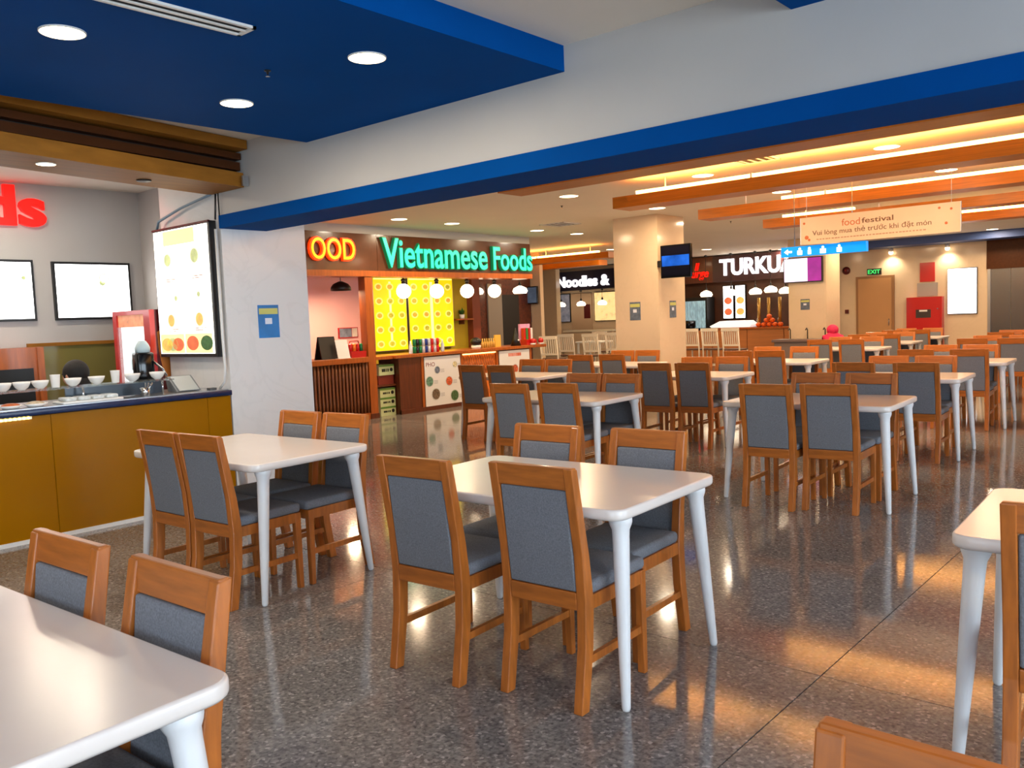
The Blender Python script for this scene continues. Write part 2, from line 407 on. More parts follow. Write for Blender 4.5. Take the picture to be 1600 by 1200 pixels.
# air vents
def vent(name, x0, x1, y0, y1, z, label, along='y', n=3):
    t = thing(name, label, 'air vent', ((x0 + x1) / 2, (y0 + y1) / 2, z))
    f = MB(); e = 0.018
    f.box(x0, x1, y0, y0 + e, z - 0.012, z); f.box(x0, x1, y1 - e, y1, z - 0.012, z); f.box(x0, x0 + e, y0, y1, z - 0.012, z); f.box(x1 - e, x1, y0, y1, z - 0.012, z)
    f.build('frame', lamp_ring, t)
    B(x0 + e, x1 - e, y0 + e, y1 - e, z - 0.003, z).build('backing', joint, t)
    for k in range(n):
        if along == 'y':
            u = x0 + e + (x1 - x0 - 2 * e) * (k + 0.5) / n; B(u - 0.008, u + 0.008, y0 + e, y1 - e, z - 0.011, z - 0.004).build('slat', lamp_ring, t)
        else:
            u = y0 + e + (y1 - y0 - 2 * e) * (k + 0.5) / n; B(x0 + e, x1 - e, u - 0.008, u + 0.008, z - 0.011, z - 0.004).build('slat', lamp_ring, t)
vent('air_vent', -3.64, -3.50, 0.6, 2.33, 2.885, 'long linear air vent in the blue ceiling panel', 'y', 1)
vent('air_vent', -9.0, -8.5, 11.2, 11.7, CZ, 'square air vent in ceiling before the green letters', 'y', 5)
vent('air_vent', -4.1, -3.7, 8.3, 8.6, CZ, 'small square ceiling vent above the second wood slat', 'y', 4)
def sprinkler(x, y, z, label):
    t = thing('sprinkler', label, 'sprinkler', (x, y, z), 0, 'ceiling sprinklers')
    MB().lathe([(0.018, 0), (0.018, -0.005), (0.007, -0.008), (0.007, -0.02)], (x, y, z), 12).build('base', black, t)
    MB().lathe([(0.003, -0.02), (0.003, -0.03), (0.012, -0.032), (0.012, -0.034)], (x, y, z), 12).build('deflector', chrome, t)
sprinkler(-4.05, 2.75, 2.885, 'small sprinkler head in the blue ceiling panel')
sprinkler(-7.3, 9.6, CZ, 'small sprinkler head left of the first wood slat end')
sprinkler(-6.9, 13.9, CZ, 'small sprinkler head right of the middle column')

# ------------------------------------------------------------------ dining chairs and tables
CW = 0.40
def strip(profile, x0, x1):       # profile: closed YZ polygon, extruded along X
    return MB().prism([(0, y, z) for y, z in profile], (x0, 0, 0), (x1, 0, 0))
def bevel_mb(mb, r, seg=2):
    bm = bmesh.new(); vs = [bm.verts.new(v) for v in mb.v]
    for f in mb.f: bm.faces.new([vs[i] for i in f])
    bmesh.ops.recalc_face_normals(bm, faces=bm.faces[:])
    bmesh.ops.bevel(bm, geom=bm.edges[:], offset=r, segments=seg, profile=0.5, affect='EDGES')
    bm.verts.ensure_lookup_table(); bm.faces.ensure_lookup_table()
    o = MB().add([v.co[:] for v in bm.verts], [[v.index for v in f.verts] for f in bm.faces]); bm.free(); return o
def make_chair():
    t = thing('dining_chair', '', 'chair'); h = CW / 2; lw = 0.041
    for s in (-1, 1):
        a, b = (s * h, s * (h - lw)) if s > 0 else (-h, -h + lw)
        a, b = min(a, b), max(a, b)
        leg = bevel_mb(strip([(-0.282, 0), (-0.232, 0), (-0.190, 0.24), (-0.178, 0.42), (-0.199, 0.60), (-0.262, 0.935), (-0.30, 0.94), (-0.247, 0.60), (-0.236, 0.42), (-0.244, 0.24)], a, b), 0.004)
        leg.build('rear_leg', wood, t)
    def ry(z): return -0.225 - max(0, z - 0.42) * 0.110
    # top rail, lower rail, pad follow the lean of the back
    def slab(z0, z1, x0, x1, f, k):
        return MB().prism([(0, ry(z0) - k, z0), (0, ry(z0) + f, z0), (0, ry(z1) + f, z1), (0, ry(z1) - k, z1)], (x0, 0, 0), (x1, 0, 0))
    bevel_mb(slab(0.855, 0.942, -h + 0.002, h - 0.002, 0.016, 0.012), 0.005).build('top_rail', wood_h, t)
    bevel_mb(slab(0.385, 0.455, -h + lw, h - lw, 0.018, 0.01), 0.004).build('lower_rail', wood_h, t)
    bevel_mb(slab(0.457, 0.853, -h + lw + 0.001, h - lw - 0.001, 0.022, 0.007), 0.008, 3).build('back_pad', fabric, t)
    # seat rails
    sr = MB().box(-h + 0.004, -h + 0.028, -0.2, 0.205, 0.385, 0.44).box(h - 0.028, h - 0.004, -0.2, 0.205, 0.385, 0.44).box(-h + 0.028, h - 0.028, 0.18, 0.205, 0.385, 0.44)
    sr.build('seat_rail', wood, t)
    MB().bbox(-h + 0.004, h - 0.004, -0.19, 0.222, 0.438, 0.492, 0.02, 3).build('seat', fabric, t)
    for s in (-1, 1):
        x0, x1 = (h - 0.034, h) if s > 0 else (-h, -h + 0.034)
        bevel_mb(MB().add([(x0, 0.183, 0), (x1, 0.183, 0), (x1, 0.211, 0), (x0, 0.211, 0), (x0, 0.171, 0.44), (x1, 0.171, 0.44), (x1, 0.213, 0.44), (x0, 0.213, 0.44)],
                 [(0, 3, 2, 1), (4, 5, 6, 7), (0, 1, 5, 4), (1, 2, 6, 5), (2, 3, 7, 6), (3, 0, 4, 7)]), 0.004).build('front_leg', wood, t)
        xa, xb = (h - 0.028, h - 0.008) if s > 0 else (-h + 0.008, -h + 0.028)
        B(xa, xb, -0.21, 0.185, 0.175, 0.205).build('side_stretcher', wood, t)
    return t
chair0 = make_chair(); ch_used = False
CG = 'wooden dining chairs with grey blue pads'
def chair(x, y, facing, label, jitter=0.0):
    """facing +1: sitter looks along +Y (chair on the near side of its table)"""
    global ch_used
    rz = (0 if facing > 0 else PI) + jitter
    if not ch_used:
        ch_used = True; chair0.location = (x, y, 0); chair0.rotation_euler = (0, 0, rz); chair0['label'] = label; chair0['group'] = CG; return chair0
    return dup(chair0, (x, y, 0), rz, label, CG)

def round_rect(hx, hy, r, n=5):
    pts = []
    for cx, cy, a0 in ((hx - r, hy - r, 0), (-hx + r, hy - r, PI / 2), (-hx + r, -hy + r, PI), (hx - r, -hy + r, 1.5 * PI)):
        for k in range(n + 1):
            t = a0 + PI / 2 * k / n; pts.append((cx + r * math.cos(t), cy + r * math.sin(t)))
    return pts
TL, TD = 0.635, 0.42
GRID = 0.05      # the rows of tables stand slightly turned against the building
def make_table():
    t = thing('dining_table', '', 'table')
    rings = [(0.030, 0.728), (0.008, 0.732), (0.001, 0.740), (0.0, 0.747), (0.0, 0.768), (0.003, 0.773), (0.008, 0.775)]
    vs = []; fs = []; n = None
    for ins, z in rings:
        p = round_rect(TL - ins, TD - ins, 0.06 - ins * 0.5); n = len(p); vs += [(x, y, z) for x, y in p]
    for i in range(len(rings) - 1):
        for k in range(n): fs.append((i * n + k, i * n + (k + 1) % n, (i + 1) * n + (k + 1) % n, (i + 1) * n + k))
    m = MB().add(vs, fs, True); m.f.append(tuple(reversed(range(n)))); m.f.append(tuple((len(rings) - 1) * n + k for k in range(n))); m.smooth += [False, False]
    m.build('tabletop', tabletop_m, t)
    for sx in (-1, 1):
        for sy in (-1, 1):
            top = Vector((sx * (TL - 0.062), sy * (TD - 0.105), 0.737)); ft = Vector((sx * (TL - 0.018), sy * (TD - 0.034), 0.0))
            P = lambda k: top.lerp(ft, k)
            ks = [0, 0.035, 0.05, 0.075, 0.11, 0.4, 0.75, 0.985, 1.0]; rs = [0.046, 0.046, 0.043, 0.035, 0.0335, 0.029, 0.0225, 0.0175, 0.013]
            lg = MB().path([P(k) for k in ks], rs, 14).build('table_leg', leg_white, t)
    return t
table0 = make_table(); tb_used = False
def table(x, y, label):
    global tb_used
    if not tb_used:
        tb_used = True; table0.location = (x, y, 0); table0.rotation_euler = (0, 0, GRID); table0['label'] = label; table0['group'] = 'white dining tables'; return
    dup(table0, (x, y, 0), GRID, label, 'white dining tables')

TABLES = [
 # x, y, table label, short name for chair labels, near chairs [(dx, y)], far chairs [(dx, y)]
 (-2.205, 0.474, 'white table at the lower left corner of the view', 'the lower left corner table', [], [(-0.266, 0.67), (0.28, 0.70)]),
 (-2.40, 2.97, 'white table in the centre foreground', 'the centre foreground table', [(-0.24, 2.65), (0.32, 2.752)], [(-0.35, 3.17), (0.23, 3.215)]),
 (-4.644, 2.86, 'white table nearest the yellow counter', 'the table nearest the yellow counter', [(-0.06, 2.59), (0.35, 2.61)], [(-0.12, 3.06), (0.33, 3.085)]),
 (-0.09, 3.30, 'white table cut by the right edge of the view', 'the table at the right edge', [(-0.24, 2.93)], []),
 (-2.57, 6.62, 'white table in right row, first beyond the aisle', 'right row table, first beyond the aisle', [(-0.163, 6.26), (0.257, 6.37)], [(-0.19, 6.83), (0.25, 6.85)]),
 (-2.695, 9.05, 'white table in right row, second beyond the aisle', 'right row table, second beyond the aisle', [(-0.25, 8.72), (0.31, 8.74)], [(-0.22, 9.26), (0.24, 9.27)]),
 (-2.775, 11.45, 'white table in right row, third beyond the aisle', 'right row table, third beyond the aisle', [(-0.27, 11.1), (0.29, 11.14)], [(-0.25, 11.66), (0.22, 11.67)]),
 (-2.87, 14.5, 'white table in right row, fourth beyond the aisle', 'right row table, fourth beyond the aisle', [(-0.25, 14.16), (0.28, 14.16)], [(-0.25, 14.7), (0.25, 14.7)]),
 (-3.0, 17.0, 'white table in right row, fifth beyond the aisle', 'right row table, fifth beyond the aisle', [(-0.25, 16.66), (0.28, 16.66)], [(-0.25, 17.2), (0.25, 17.2)]),
 (-4.79, 6.2, 'white table in middle row, first beyond the aisle', 'middle row table, first beyond the aisle', [(-0.06, 5.80), (0.35, 5.94)], [(-0.08, 6.41), (0.34, 6.42)]),
 (-4.95, 8.85, 'white table in middle row, second beyond the aisle', 'middle row table, second beyond the aisle', [(-0.09, 8.48), (0.33, 8.56)], [(-0.15, 9.06), (0.28, 9.12)]),
 (-5.02, 11.35, 'white table in middle row, third beyond the aisle', 'middle row table, third beyond the aisle', [(-0.25, 11.0), (0.18, 11.04)], [(-0.3, 11.56), (0.25, 11.57)]),
 (-5.25, 14.8, 'white table in middle row, fourth beyond the aisle', 'middle row table, fourth beyond the aisle', [(-0.25, 14.46), (0.28, 14.46)], [(-0.25, 15.0), (0.28, 15.0)]),
 (-5.35, 17.0, 'white table in middle row, fifth beyond the aisle', 'middle row table, fifth beyond the aisle', [(-0.25, 16.66), (0.28, 16.66)], [(-0.25, 17.2), (0.28, 17.2)]),
 (-5.45, 19.3, 'white table in middle row, nearest the red fire cabinet', 'middle row table by the fire cabinet', [(-0.25, 18.96), (0.28, 18.96)], [(-0.25, 19.5), (0.28, 19.5)]),
 (-7.2, 8.35, 'white table in left row before the wooden stall counter', 'left row table before the stall counter', [(-0.12, 7.92), (0.35, 7.94)], [(-0.08, 8.55), (0.35, 8.58)]),
 (-7.1, 10.55, 'white table in left row beside the square column', 'left row table by the square column', [(-0.15, 10.1), (0.3, 10.22)], [(-0.2, 10.76), (0.24, 10.77)]),
]
for i, (x, y, lab, nm, near, far) in enumerate(TABLES):
    table(x, y, lab)
    for side, lst, fc in (('near', near, 1), ('far', far, -1)):
        for j, (dx, cy) in enumerate(lst):
            lr = ('left', 'right')[j] if len(lst) > 1 else 'left'
            chair(x + dx, cy, fc, 'wooden grey padded chair at the %s %s of %s' % (side, lr, nm), GRID + random.uniform(-0.015, 0.035))
chair(-0.235, 0.83, -1, 'wooden chair cut off at the lower right corner of the view', 0.0)

# ------------------------------------------------------------------ left stall (yellow counter)
yellow = M('yellow_gloss_panel', (150, 98, 0), 0.25, noise=(1.5, 0.06), spec=0.10)
navy = M('navy_stone', (22, 40, 78), 0.25, noise=(20, 0.12))
stall_wall = M('stall_wall_grey', (186, 182, 178), 0.45, noise=(1.5, 0.03))
gold_wood = M('golden_brown_laminate', (150, 98, 36), 0.5, spec=0.08, noise=(3, 0.15), stretch=(6, 0.6, 6))
dark_brown = M('dark_brown_laminate', (76, 40, 16), 0.4, spec=0.15, noise=(3, 0.15), stretch=(6, 0.6, 6))
green_glass = M('olive_back_panel', (126, 118, 66), 0.12, noise=(1.2, 0.06))
XC = -6.72
t = thing('serving_counter', 'long glossy yellow serving counter with navy stone top', 'counter', (XC - 0.35, 2.6, 0))
B(XC - 0.7, XC - 0.015, 0.6, 3.99, 0.0, 0.925).build('body', dark_brown, t)
for a, b in ((0.6, 1.25), (1.25, 2.51), (2.51, 3.77), (3.77, 3.99)):
    B(XC - 0.015, XC, a + 0.002, b - 0.002, 0.03, 0.925).build('front_panel', yellow, t)
MB().bbox(XC - 0.75, XC + 0.025, 0.6, 3.995, 0.93, 0.975, 0.006, 2).build('worktop', navy, t)
B(XC - 0.7, XC - 0.02, 0.62, 3.985, 0.975, 0.981).build('steel_sheet', steel, t)
B(XC - 0.01, XC + 0.012, 0.6, 3.99, 0, 0.03).build('kick_strip', white_plastic, t)
led_y = M('led_strip_yellow', (255, 232, 120), 0.5, emit=22, ecol=(255, 214, 70))
ls = B(XC + 0.001, XC + 0.006, 0.62, 2.38, 0.905, 0.925).build('light_strip', white_plastic, t)
led_me = B(0, 0.006, 0, 0.012, 0, 0.014).mesh('led', led_y)
for k in range(58):
    o = bpy.data.objects.new('led', led_me); COL.objects.link(o); o.parent = ls; o.location = (XC + 0.006 - t.location.x, 0.64 + k * 0.03 - t.location.y, 0.908)
# back wall, side wall, ceiling of stall
struct('wall_stall_back', B(-9.5, -9.3, 0.0, 4.75, 0, CZ), stall_wall)
struct('wall_stall_side', B(-9.3, -7.76, 4.55, 4.75, 0, CZ), stall_wall)
t = thing('shutter_box', 'brown stepped roller shutter box above the yellow counter', 'shutter box', (-6.3, 2.5, 2.66))
def quadbox(fx0, fx1, w, y0, y1, z0, z1):     # box whose front runs from (fx0,y0) to (fx1,y1)
    return MB().add([(fx0, y0, z0), (fx0 - w, y0, z0), (fx1 - w, y1, z0), (fx1, y1, z0), (fx0, y0, z1), (fx0 - w, y0, z1), (fx1 - w, y1, z1), (fx1, y1, z1)],
                    [(0, 1, 2, 3), (4, 7, 6, 5), (0, 4, 5, 1), (1, 5, 6, 2), (2, 6, 7, 3), (3, 7, 4, 0)])
quadbox(-5.62, -6.30, 0.52, 0.9, 3.985, 2.66, 2.775).build('lower_beam', gold_wood, t)
quadbox(-5.75, -6.34, 0.40, 0.9, 3.985, 2.80, 2.865).build('shutter_slat', dark_brown, t)
quadbox(-5.72, -6.32, 0.40, 0.9, 3.985, 2.885, 2.935).build('shutter_slat', dark_brown, t)
quadbox(-5.66, -6.22, 0.40, 0.9, 3.985, 2.955, 3.025).build('top_beam', gold_wood, t)
quadbox(-5.80, -6.40, 0.30, 0.9, 3.985, 2.775, 3.02).build('core', joint, t)
B(-6.245, -6.225, 3.93, 3.985, 2.66, 2.74).build('end_plate', steel, t)
downlight(-6.16, 2.40, 2.659, 'small downlight under the brown shutter box', 3, NEUT, None, 0.5)
tag(MB().lathe([(0.055, 0), (0.055, -0.008), (0.045, -0.012)], (-6.42, 3.2, 2.66), 20).build('ceiling_speaker', black, None, (-6.42, 3.2, 2.66)), 'small dark round fitting under the brown shutter box', 'speaker')
downlight(-8.3, 2.9, CZ, 'downlight inside the yellow counter stall, nearest the red letters', 14, NEUT)
downlight(-8.3, 1.4, CZ, 'downlight inside the yellow counter stall, out past the left edge', 14, NEUT)
# red letters
red_led = M('red_letter', (230, 20, 10), 0.4, emit=1.1, ecol=(255, 14, 4))
t = thing('sign_letters', 'glowing red letters ds on the stall back wall', 'sign', (-9.3, 3.3, 2.6))
for p in text_parts('ds', 2.97, 3.57, 2.60, 3.0, 'x', -9.295, 0.05, 0.03): p.build('letter', red_led, t)
# menu screens
screen_w = M('bright_screen', (250, 250, 250), 0.3, emit=3.0, ecol=(255, 255, 255))
dish1 = M('dish_green', (190, 200, 140), 0.5, noise=(14, 0.3), emit=0.55, ecol=(190, 200, 140))
dish2 = M('dish_red', (222, 110, 70), 0.5, noise=(14, 0.3), emit=0.55, ecol=(222, 110, 70))
dish3 = M('dish_orange', (240, 190, 100), 0.5, noise=(14, 0.3), emit=0.55, ecol=(240, 190, 100))
dish_rim = M('dish_rim', (225, 222, 205), 0.4, emit=0.75, ecol=(240, 238, 225))
def screen(y0, y1, z0, z1, label, marks):
    t = thing('menu_screen', label, 'menu screen', (-9.28, (y0 + y1) / 2, z0))
    B(-9.3, -9.262, y0, y1, z0, z1).build('frame', black, t)
    B(-9.262, -9.258, y0 + 0.025, y1 - 0.025, z0 + 0.025, z1 - 0.025).build('panel', screen_w, t)
    for (u, v, r, m) in marks: disc(u, v, r, 'x', -9.258, 0.003).build('picture', m, t)
screen(3.59, 4.39, 1.66, 2.26, 'bright menu screen beside the red drinks fridge', [(4.10, 2.09, 0.055, dish_rim), (4.10, 2.09, 0.04, screen_w), (4.08, 2.045, 0.03, dish1)])
screen(2.62, 3.41, 1.66, 2.27, 'bright menu screen cut by the left edge of the view', [(3.22, 2.07, 0.025, dish_rim), (3.31, 2.09, 0.02, dish1)])
# back panel below screens
t = thing('back_panel', 'olive green glossy back panel with light trim in the stall', 'wall panel', (-9.3, 3.6, 0.6))
B(-9.3, -9.27, 3.35, 4.5, 0.5, 1.40).build('panel', green_glass, t)
B(-9.3, -9.25, 3.3, 4.5, 1.40, 1.435).build('rail', gold_wood, t)
t = thing('wall_cupboard', 'orange brown wooden cupboard at left end of the stall', 'cupboard', (-9.1, 2.95, 0))
B(-9.3, -8.95, 2.4, 3.32, 0, 1.40).build('body', wood_o, t)
B(-8.95, -8.94, 2.9, 3.22, 0.85, 1.2).build('recess_sheet', black, t)  # flat black sheet, a recess's darkness put into its colour
B(-8.95, -8.925, 3.26, 3.32, 0, 1.4).build('post', wood_o, t)
# lightbox menu on the pillar
t = thing('menu_lightbox', 'tall glowing menu lightbox with dishes on the marble pillar', 'lightbox', (-7.3, 3.96, 1.26))
lbm = M('lightbox_cream', (255, 250, 235), 0.4, emit=2.2, ecol=(255, 248, 236))
lby = M('lightbox_yellow', (250, 226, 170), 0.4, emit=0.8, ecol=(252, 226, 160))
lbr = M('lightbox_red_top', (230, 120, 90), 0.4, emit=0.5, ecol=(236, 130, 96))
x0, x1, z0, z1 = -7.79, -6.79, 1.265, 2.44
B(x0, x1, 3.93, 3.997, z0, z1).build('frame', black, t)
B(x0 + 0.02, x1 - 0.03, 3.924, 3.93, z0 + 0.03, z1 - 0.02).build('panel', lbm, t)
B(x0 + 0.0, x1, 3.92, 3.94, z1 - 0.012, z1 + 0.004).build('red_edge', red_dark, t)
rect(x0 + 0.2, x1 - 0.25, 2.28, 2.41, 'y', 3.924, 0.002).build('banner', lby, t)
for k, (u, v, r, m) in enumerate([(-7.53, 2.15, 0.075, dish_rim), (-7.05, 2.16, 0.085, dish_rim), (-7.02, 1.82, 0.03, dish1), (-7.42, 1.80, 0.03, dish1), (-7.53, 1.60, 0.075, dish3), (-7.03, 1.60, 0.08, dish3)]):
    disc(u, v, r, 'y', 3.924, 0.003).build('dish_picture', dish_rim, t); disc(u, v, r * 0.72, 'y', 3.921, 0.002).build('dish_food', dish1 if k < 4 else dish3, t)
rect(x0 + 0.04, -7.32, 1.30, 1.475, 'y', 3.924, 0.003).build('photo', lby, t)
rect(-7.30, x1 - 0.05, 1.30, 1.475, 'y', 3.924, 0.003).build('photo', lby, t)
for (u, m) in ((-7.63, dish3), (-7.43, dish2), (-7.53, dish1)): disc(u, 1.38, 0.06, 'y', 3.921, 0.003, 0.10).build('dish_picture', m, t)
for (u, m) in ((-7.17, dish2), (-6.93, M('dish_leaf', (70, 110, 60), 0.5, noise=(30, 0.4), emit=0.2, ecol=(70, 120, 60)))): disc(u, 1.39, 0.065, 'y', 3.921, 0.003, 0.10).build('dish_picture', m, t)
tx = M('menu_text', (196, 150, 120), 0.5)
for (u, v) in ((-7.5, 1.97), (-7.02, 1.98), (-7.5, 1.515), (-7.02, 1.52)):
    m = MB()
    for k in range(2): m.box(u - 0.09, u + 0.09 - 0.05 * k, 3.9215, 3.924, v - 0.018 * k, v - 0.018 * k + 0.007)
    m.build('caption', tx, t)
# pipes, cable, rod at the pillar corner
tag(MB().path([(-6.735, 3.96, 2.36), (-6.735, 3.96, 1.45), (-6.735, 3.965, 1.18), (-6.76, 3.965, 1.05), (-6.85, 3.965, 0.985)], 0.013, 8).build('conduit_pipe', white_plastic), 'white conduit pipe running down the marble pillar corner', 'pipe')
tag(MB().path([(-7.74, 3.95, 2.45), (-7.70, 3.95, 2.52), (-7.3, 3.96, 2.60), (-6.95, 3.97, 2.645), (-6.8, 3.97, 2.66)], 0.012, 8).build('power_cable', M('grey_blue_cable', (120, 140, 156), 0.5)), 'grey blue cable above the glowing menu lightbox', 'cable')
tag(MB().tube((-6.74, 3.965, 2.44), (-6.72, 3.97, 2.655), 0.008, 0.008, 8).build('hanging_rod', black), 'thin black rod between lightbox and shutter box', 'rod')
# notice on the pillar
nb = M('notice_blue', (36, 120, 190), 0.4, noise=(6, 0.15)); ny = M('notice_yellow', (196, 196, 110), 0.5); nwht = M('notice_white', (220, 226, 240), 0.5)
def notice(u0, u1, v0, v1, plane, c, label, b=nb):
    t = thing('notice', label, 'notice', (c, (u0 + u1) / 2, v0) if plane == 'x' else ((u0 + u1) / 2, c, v0), 0, 'blue notices on the columns')
    h = v1 - v0; w = u1 - u0
    rect(u0, u1, v0, v1, plane, c, 0.004).build('sheet', b, t)
    s = 0.004 if plane == 'x' else -0.004
    rect(u0 + 0.05 * w, u1 - 0.05 * w, v0 + 0.72 * h, v0 + 0.9 * h, plane, c + s, 0.002).build('heading_band', ny, t)
    rect(u0 + 0.32 * w, u1 - 0.35 * w, v0 + 0.42 * h, v0 + 0.6 * h, plane, c + s, 0.002).build('symbol', nwht, t)
notice(4.31, 4.525, 1.41, 1.705, 'x', XC, 'blue notice with yellow band on the marble pillar')
nb2 = M('notice_slate', (92, 104, 122), 0.5, noise=(20, 0.3))
notice(-7.58, -7.38, 1.39, 1.68, 'y', 11.68, 'notice with yellow band on the left face of the middle column', nb2)
notice(12.0, 12.2, 1.41, 1.68, 'x', -7.04, 'notice with yellow band on the right face of the middle column', nb2)
notice(-7.78, -7.57, 1.43, 1.67, 'y', 19.05, 'small notice on the far column under the purple screen', nb2)
notice(-13.37, -13.19, 1.39, 1.6, 'y', 16.0, 'small notice on the tan wall under the grey television', nb2)
# glass shelf on counter with bowls and cups
t = thing('glass_shelf', 'glass serving shelf on short posts over the yellow counter', 'shelf', (-6.95, 2.8, 0.98))
B(-7.06, -6.84, 1.4, 3.55, 1.095, 1.107).build('shelf_pane', glass, t)
for y in (2.15, 2.85, 3.5): MB().tube((-6.95, y, 0.981), (-6.95, y, 1.095), 0.009).build('post', chrome, t)
B(-7.05, -7.03, 2.75, 3.55, 0.985, 1.094).build('back_guard', M('slate_panel', (52, 64, 76), 0.2), t)
bowl_prof = [(0.022, 0), (0.026, 0.004), (0.045, 0.02), (0.058, 0.045), (0.062, 0.062), (0.059, 0.062), (0.054, 0.045), (0.04, 0.024), (0.02, 0.01)]
bowl_me = MB().lathe(bowl_prof, (0, 0, 0), 22).mesh('bowl', white_ceramic)
cup_me = MB().lathe([(0.027, 0), (0.029, 0.004), (0.036, 0.095), (0.037, 0.098), (0.034, 0.098), (0.026, 0.01)], (0, 0, 0), 20).mesh('cup', white_ceramic)
ord9 = ['first', 'second', 'third', 'fourth', 'fifth', 'sixth', 'seventh', 'eighth', 'ninth']
ordn = ['first', 'second', 'third', 'fourth', 'fifth', 'sixth', 'seventh']
def simple(me, name, loc, label, cat, group=None, rz=0, sc=None):
    o = bpy.data.objects.new(name, me); COL.objects.link(o); o.location = loc; o.rotation_euler = (0, 0, rz)
    if sc: o.scale = sc
    return tag(o, label, cat, group)
for i, y in enumerate((2.28, 2.41, 2.54, 2.78, 2.96, 3.25, 3.46)):
    simple(bowl_me, 'bowl', (-6.95, y, 1.107), 'white bowl on the glass shelf, %s from the left' % ordn[i], 'bowl', 'white bowls on the glass shelf')
for i, (y, lb) in enumerate(((2.65, 'white cup on the glass shelf between the third and fourth bowls'), (3.11, 'white cup on the glass shelf between the fifth and sixth bowls'))):
    simple(cup_me, 'cup', (-6.95, y, 1.107), lb, 'cup', 'white cups on the glass shelf')
# objects on the worktop
t = thing('food_tray', 'white rectangular tray of wrapped food on the yellow counter', 'tray', (-6.85, 2.85, 0.981))
MB().bbox(-6.97, -6.76, 2.62, 3.08, 0.981, 1.0, 0.006, 2).build('base', white_plastic, t)
for k in range(4): MB().bbox(-6.94, -6.79, 2.65 + k * 0.105, 2.74 + k * 0.105, 1.0, 1.03, 0.012, 2).build('packet', M('clear_wrap', (206, 212, 212), 0.15, noise=(40, 0.2)), t)
t = thing('soup_ladle_rest', 'chrome utensil holder beside the white tray', 'utensil holder', (-6.85, 3.3, 0.981))
MB().lathe([(0.035, 0), (0.04, 0.07), (0.036, 0.07), (0.03, 0.01)], (-6.85, 3.3, 0.981), 16).build('cup', chrome, t)
for k in range(3): MB().path([(-6.85, 3.3, 0.995), (-6.86 + 0.02 * k, 3.31 + 0.02 * k, 1.09)], [0.004, 0.006], 8).build('utensil', chrome, t)
for i, (y, lb) in enumerate(((2.3, 'orange dish of food at the left end of the counter'), (2.47, 'pale dish of food left of the white tray'))):
    t = thing('food_dish', lb, 'dish', (-6.88, y, 0.981))
    MB().lathe([(0.05, 0), (0.085, 0.025), (0.08, 0.025), (0.045, 0.006)], (-6.88, y, 0.981), 18).build('plate', white_ceramic, t)
    MB().sphere((-6.88, y, 1.0), 0.065, 14, 8, (1, 1, 0.35)).build('food', (M('food_orange', (190, 90, 30), 0.5, noise=(40, 0.3)), M('food_pale', (200, 180, 150), 0.5, noise=(40, 0.3)))[i], t)
t = thing('cash_terminal', 'grey flat display terminal at the right end of the counter', 'terminal', (-6.95, 3.72, 0.981))
MB().prism([(-6.9, 0, 0.985), (-7.06, 0, 0.985), (-7.09, 0, 1.11), (-7.06, 0, 1.115)], (0, 3.60, 0), (0, 3.82, 0)).build('body', M('terminal_grey', (120, 122, 124), 0.4), t)
MB().add([(-6.897, 3.62, 0.992), (-6.897, 3.80, 0.992), (-7.05, 3.80, 1.108), (-7.05, 3.62, 1.108), (-6.894, 3.62, 0.996), (-6.894, 3.80, 0.996), (-7.047, 3.80, 1.112), (-7.047, 3.62, 1.112)],
         [(0, 3, 2, 1), (4, 5, 6, 7), (0, 1, 5, 4), (1, 2, 6, 5), (2, 3, 7, 6), (3, 0, 4, 7)]).build('display', M('terminal_screen', (176, 180, 178), 0.3), t)
B(-6.86, -6.80, 3.85, 3.91, 0.981, 1.0).build('card_reader', M('terminal_dark', (70, 72, 74), 0.4), t)
t = thing('drink_dispenser', 'black drink dispenser with pale lid before the red fridge', 'dispenser', (-7.25, 3.48, 0))
B(-7.33, -7.17, 3.40, 3.60, 0.982, 1.02).build('base', black, t)
MB().bbox(-7.31, -7.19, 3.42, 3.57, 1.02, 1.33, 0.02, 2).build('body', black_g, t)
MB().lathe([(0.06, 0), (0.062, 0.04), (0.05, 0.07), (0.03, 0.1)], (-7.25, 3.495, 1.33), 16).build('lid', M('pale_blue_plastic', (180, 200, 206), 0.3), t)
MB().path([(-7.19, 3.55, 1.25), (-7.12, 3.6, 1.18), (-7.10, 3.62, 1.12)], 0.01, 8).build('handle', chrome, t)
# fridge in the niche beside the pillar, its lit door towards the dining room
t = thing('drinks_fridge', 'red framed drinks fridge with lit glass door beside menu lightbox', 'fridge', (-8.18, 4.2, 0))
FX0, FX1, FY = -8.57, -7.81, 3.90
B(FX0, FX1, FY, 4.52, 0, 1.715).build('body', red_dark, t)
f = MB().box(FX0, FX0 + 0.075, FY - 0.05, FY, 0.1, 1.715).box(FX1 - 0.12, FX1, FY - 0.05, FY, 0.1, 1.715).box(FX0 + 0.075, FX1 - 0.12, FY - 0.05, FY, 1.675, 1.715).box(FX0 + 0.075, FX1 - 0.12, FY - 0.05, FY, 0.1, 0.2)
f.build('door_frame', red_p, t)
B(FX0 + 0.075, FX1 - 0.12, FY - 0.03, FY, 1.56, 1.675).build('header', M('fridge_header', (214, 130, 90), 0.4, noise=(14, 0.5), emit=0.5, ecol=(230, 160, 120)), t)
fi = M('fridge_interior', (240, 244, 246), 0.4, emit=1.3, ecol=(236, 244, 250))
B(FX0 + 0.075, FX1 - 0.12, FY - 0.006, FY, 0.2, 1.56).build('interior', fi, t)
B(FX0 + 0.075, FX1 - 0.12, FY - 0.048, FY - 0.043, 0.2, 1.56).build('glass_door', glass, t)
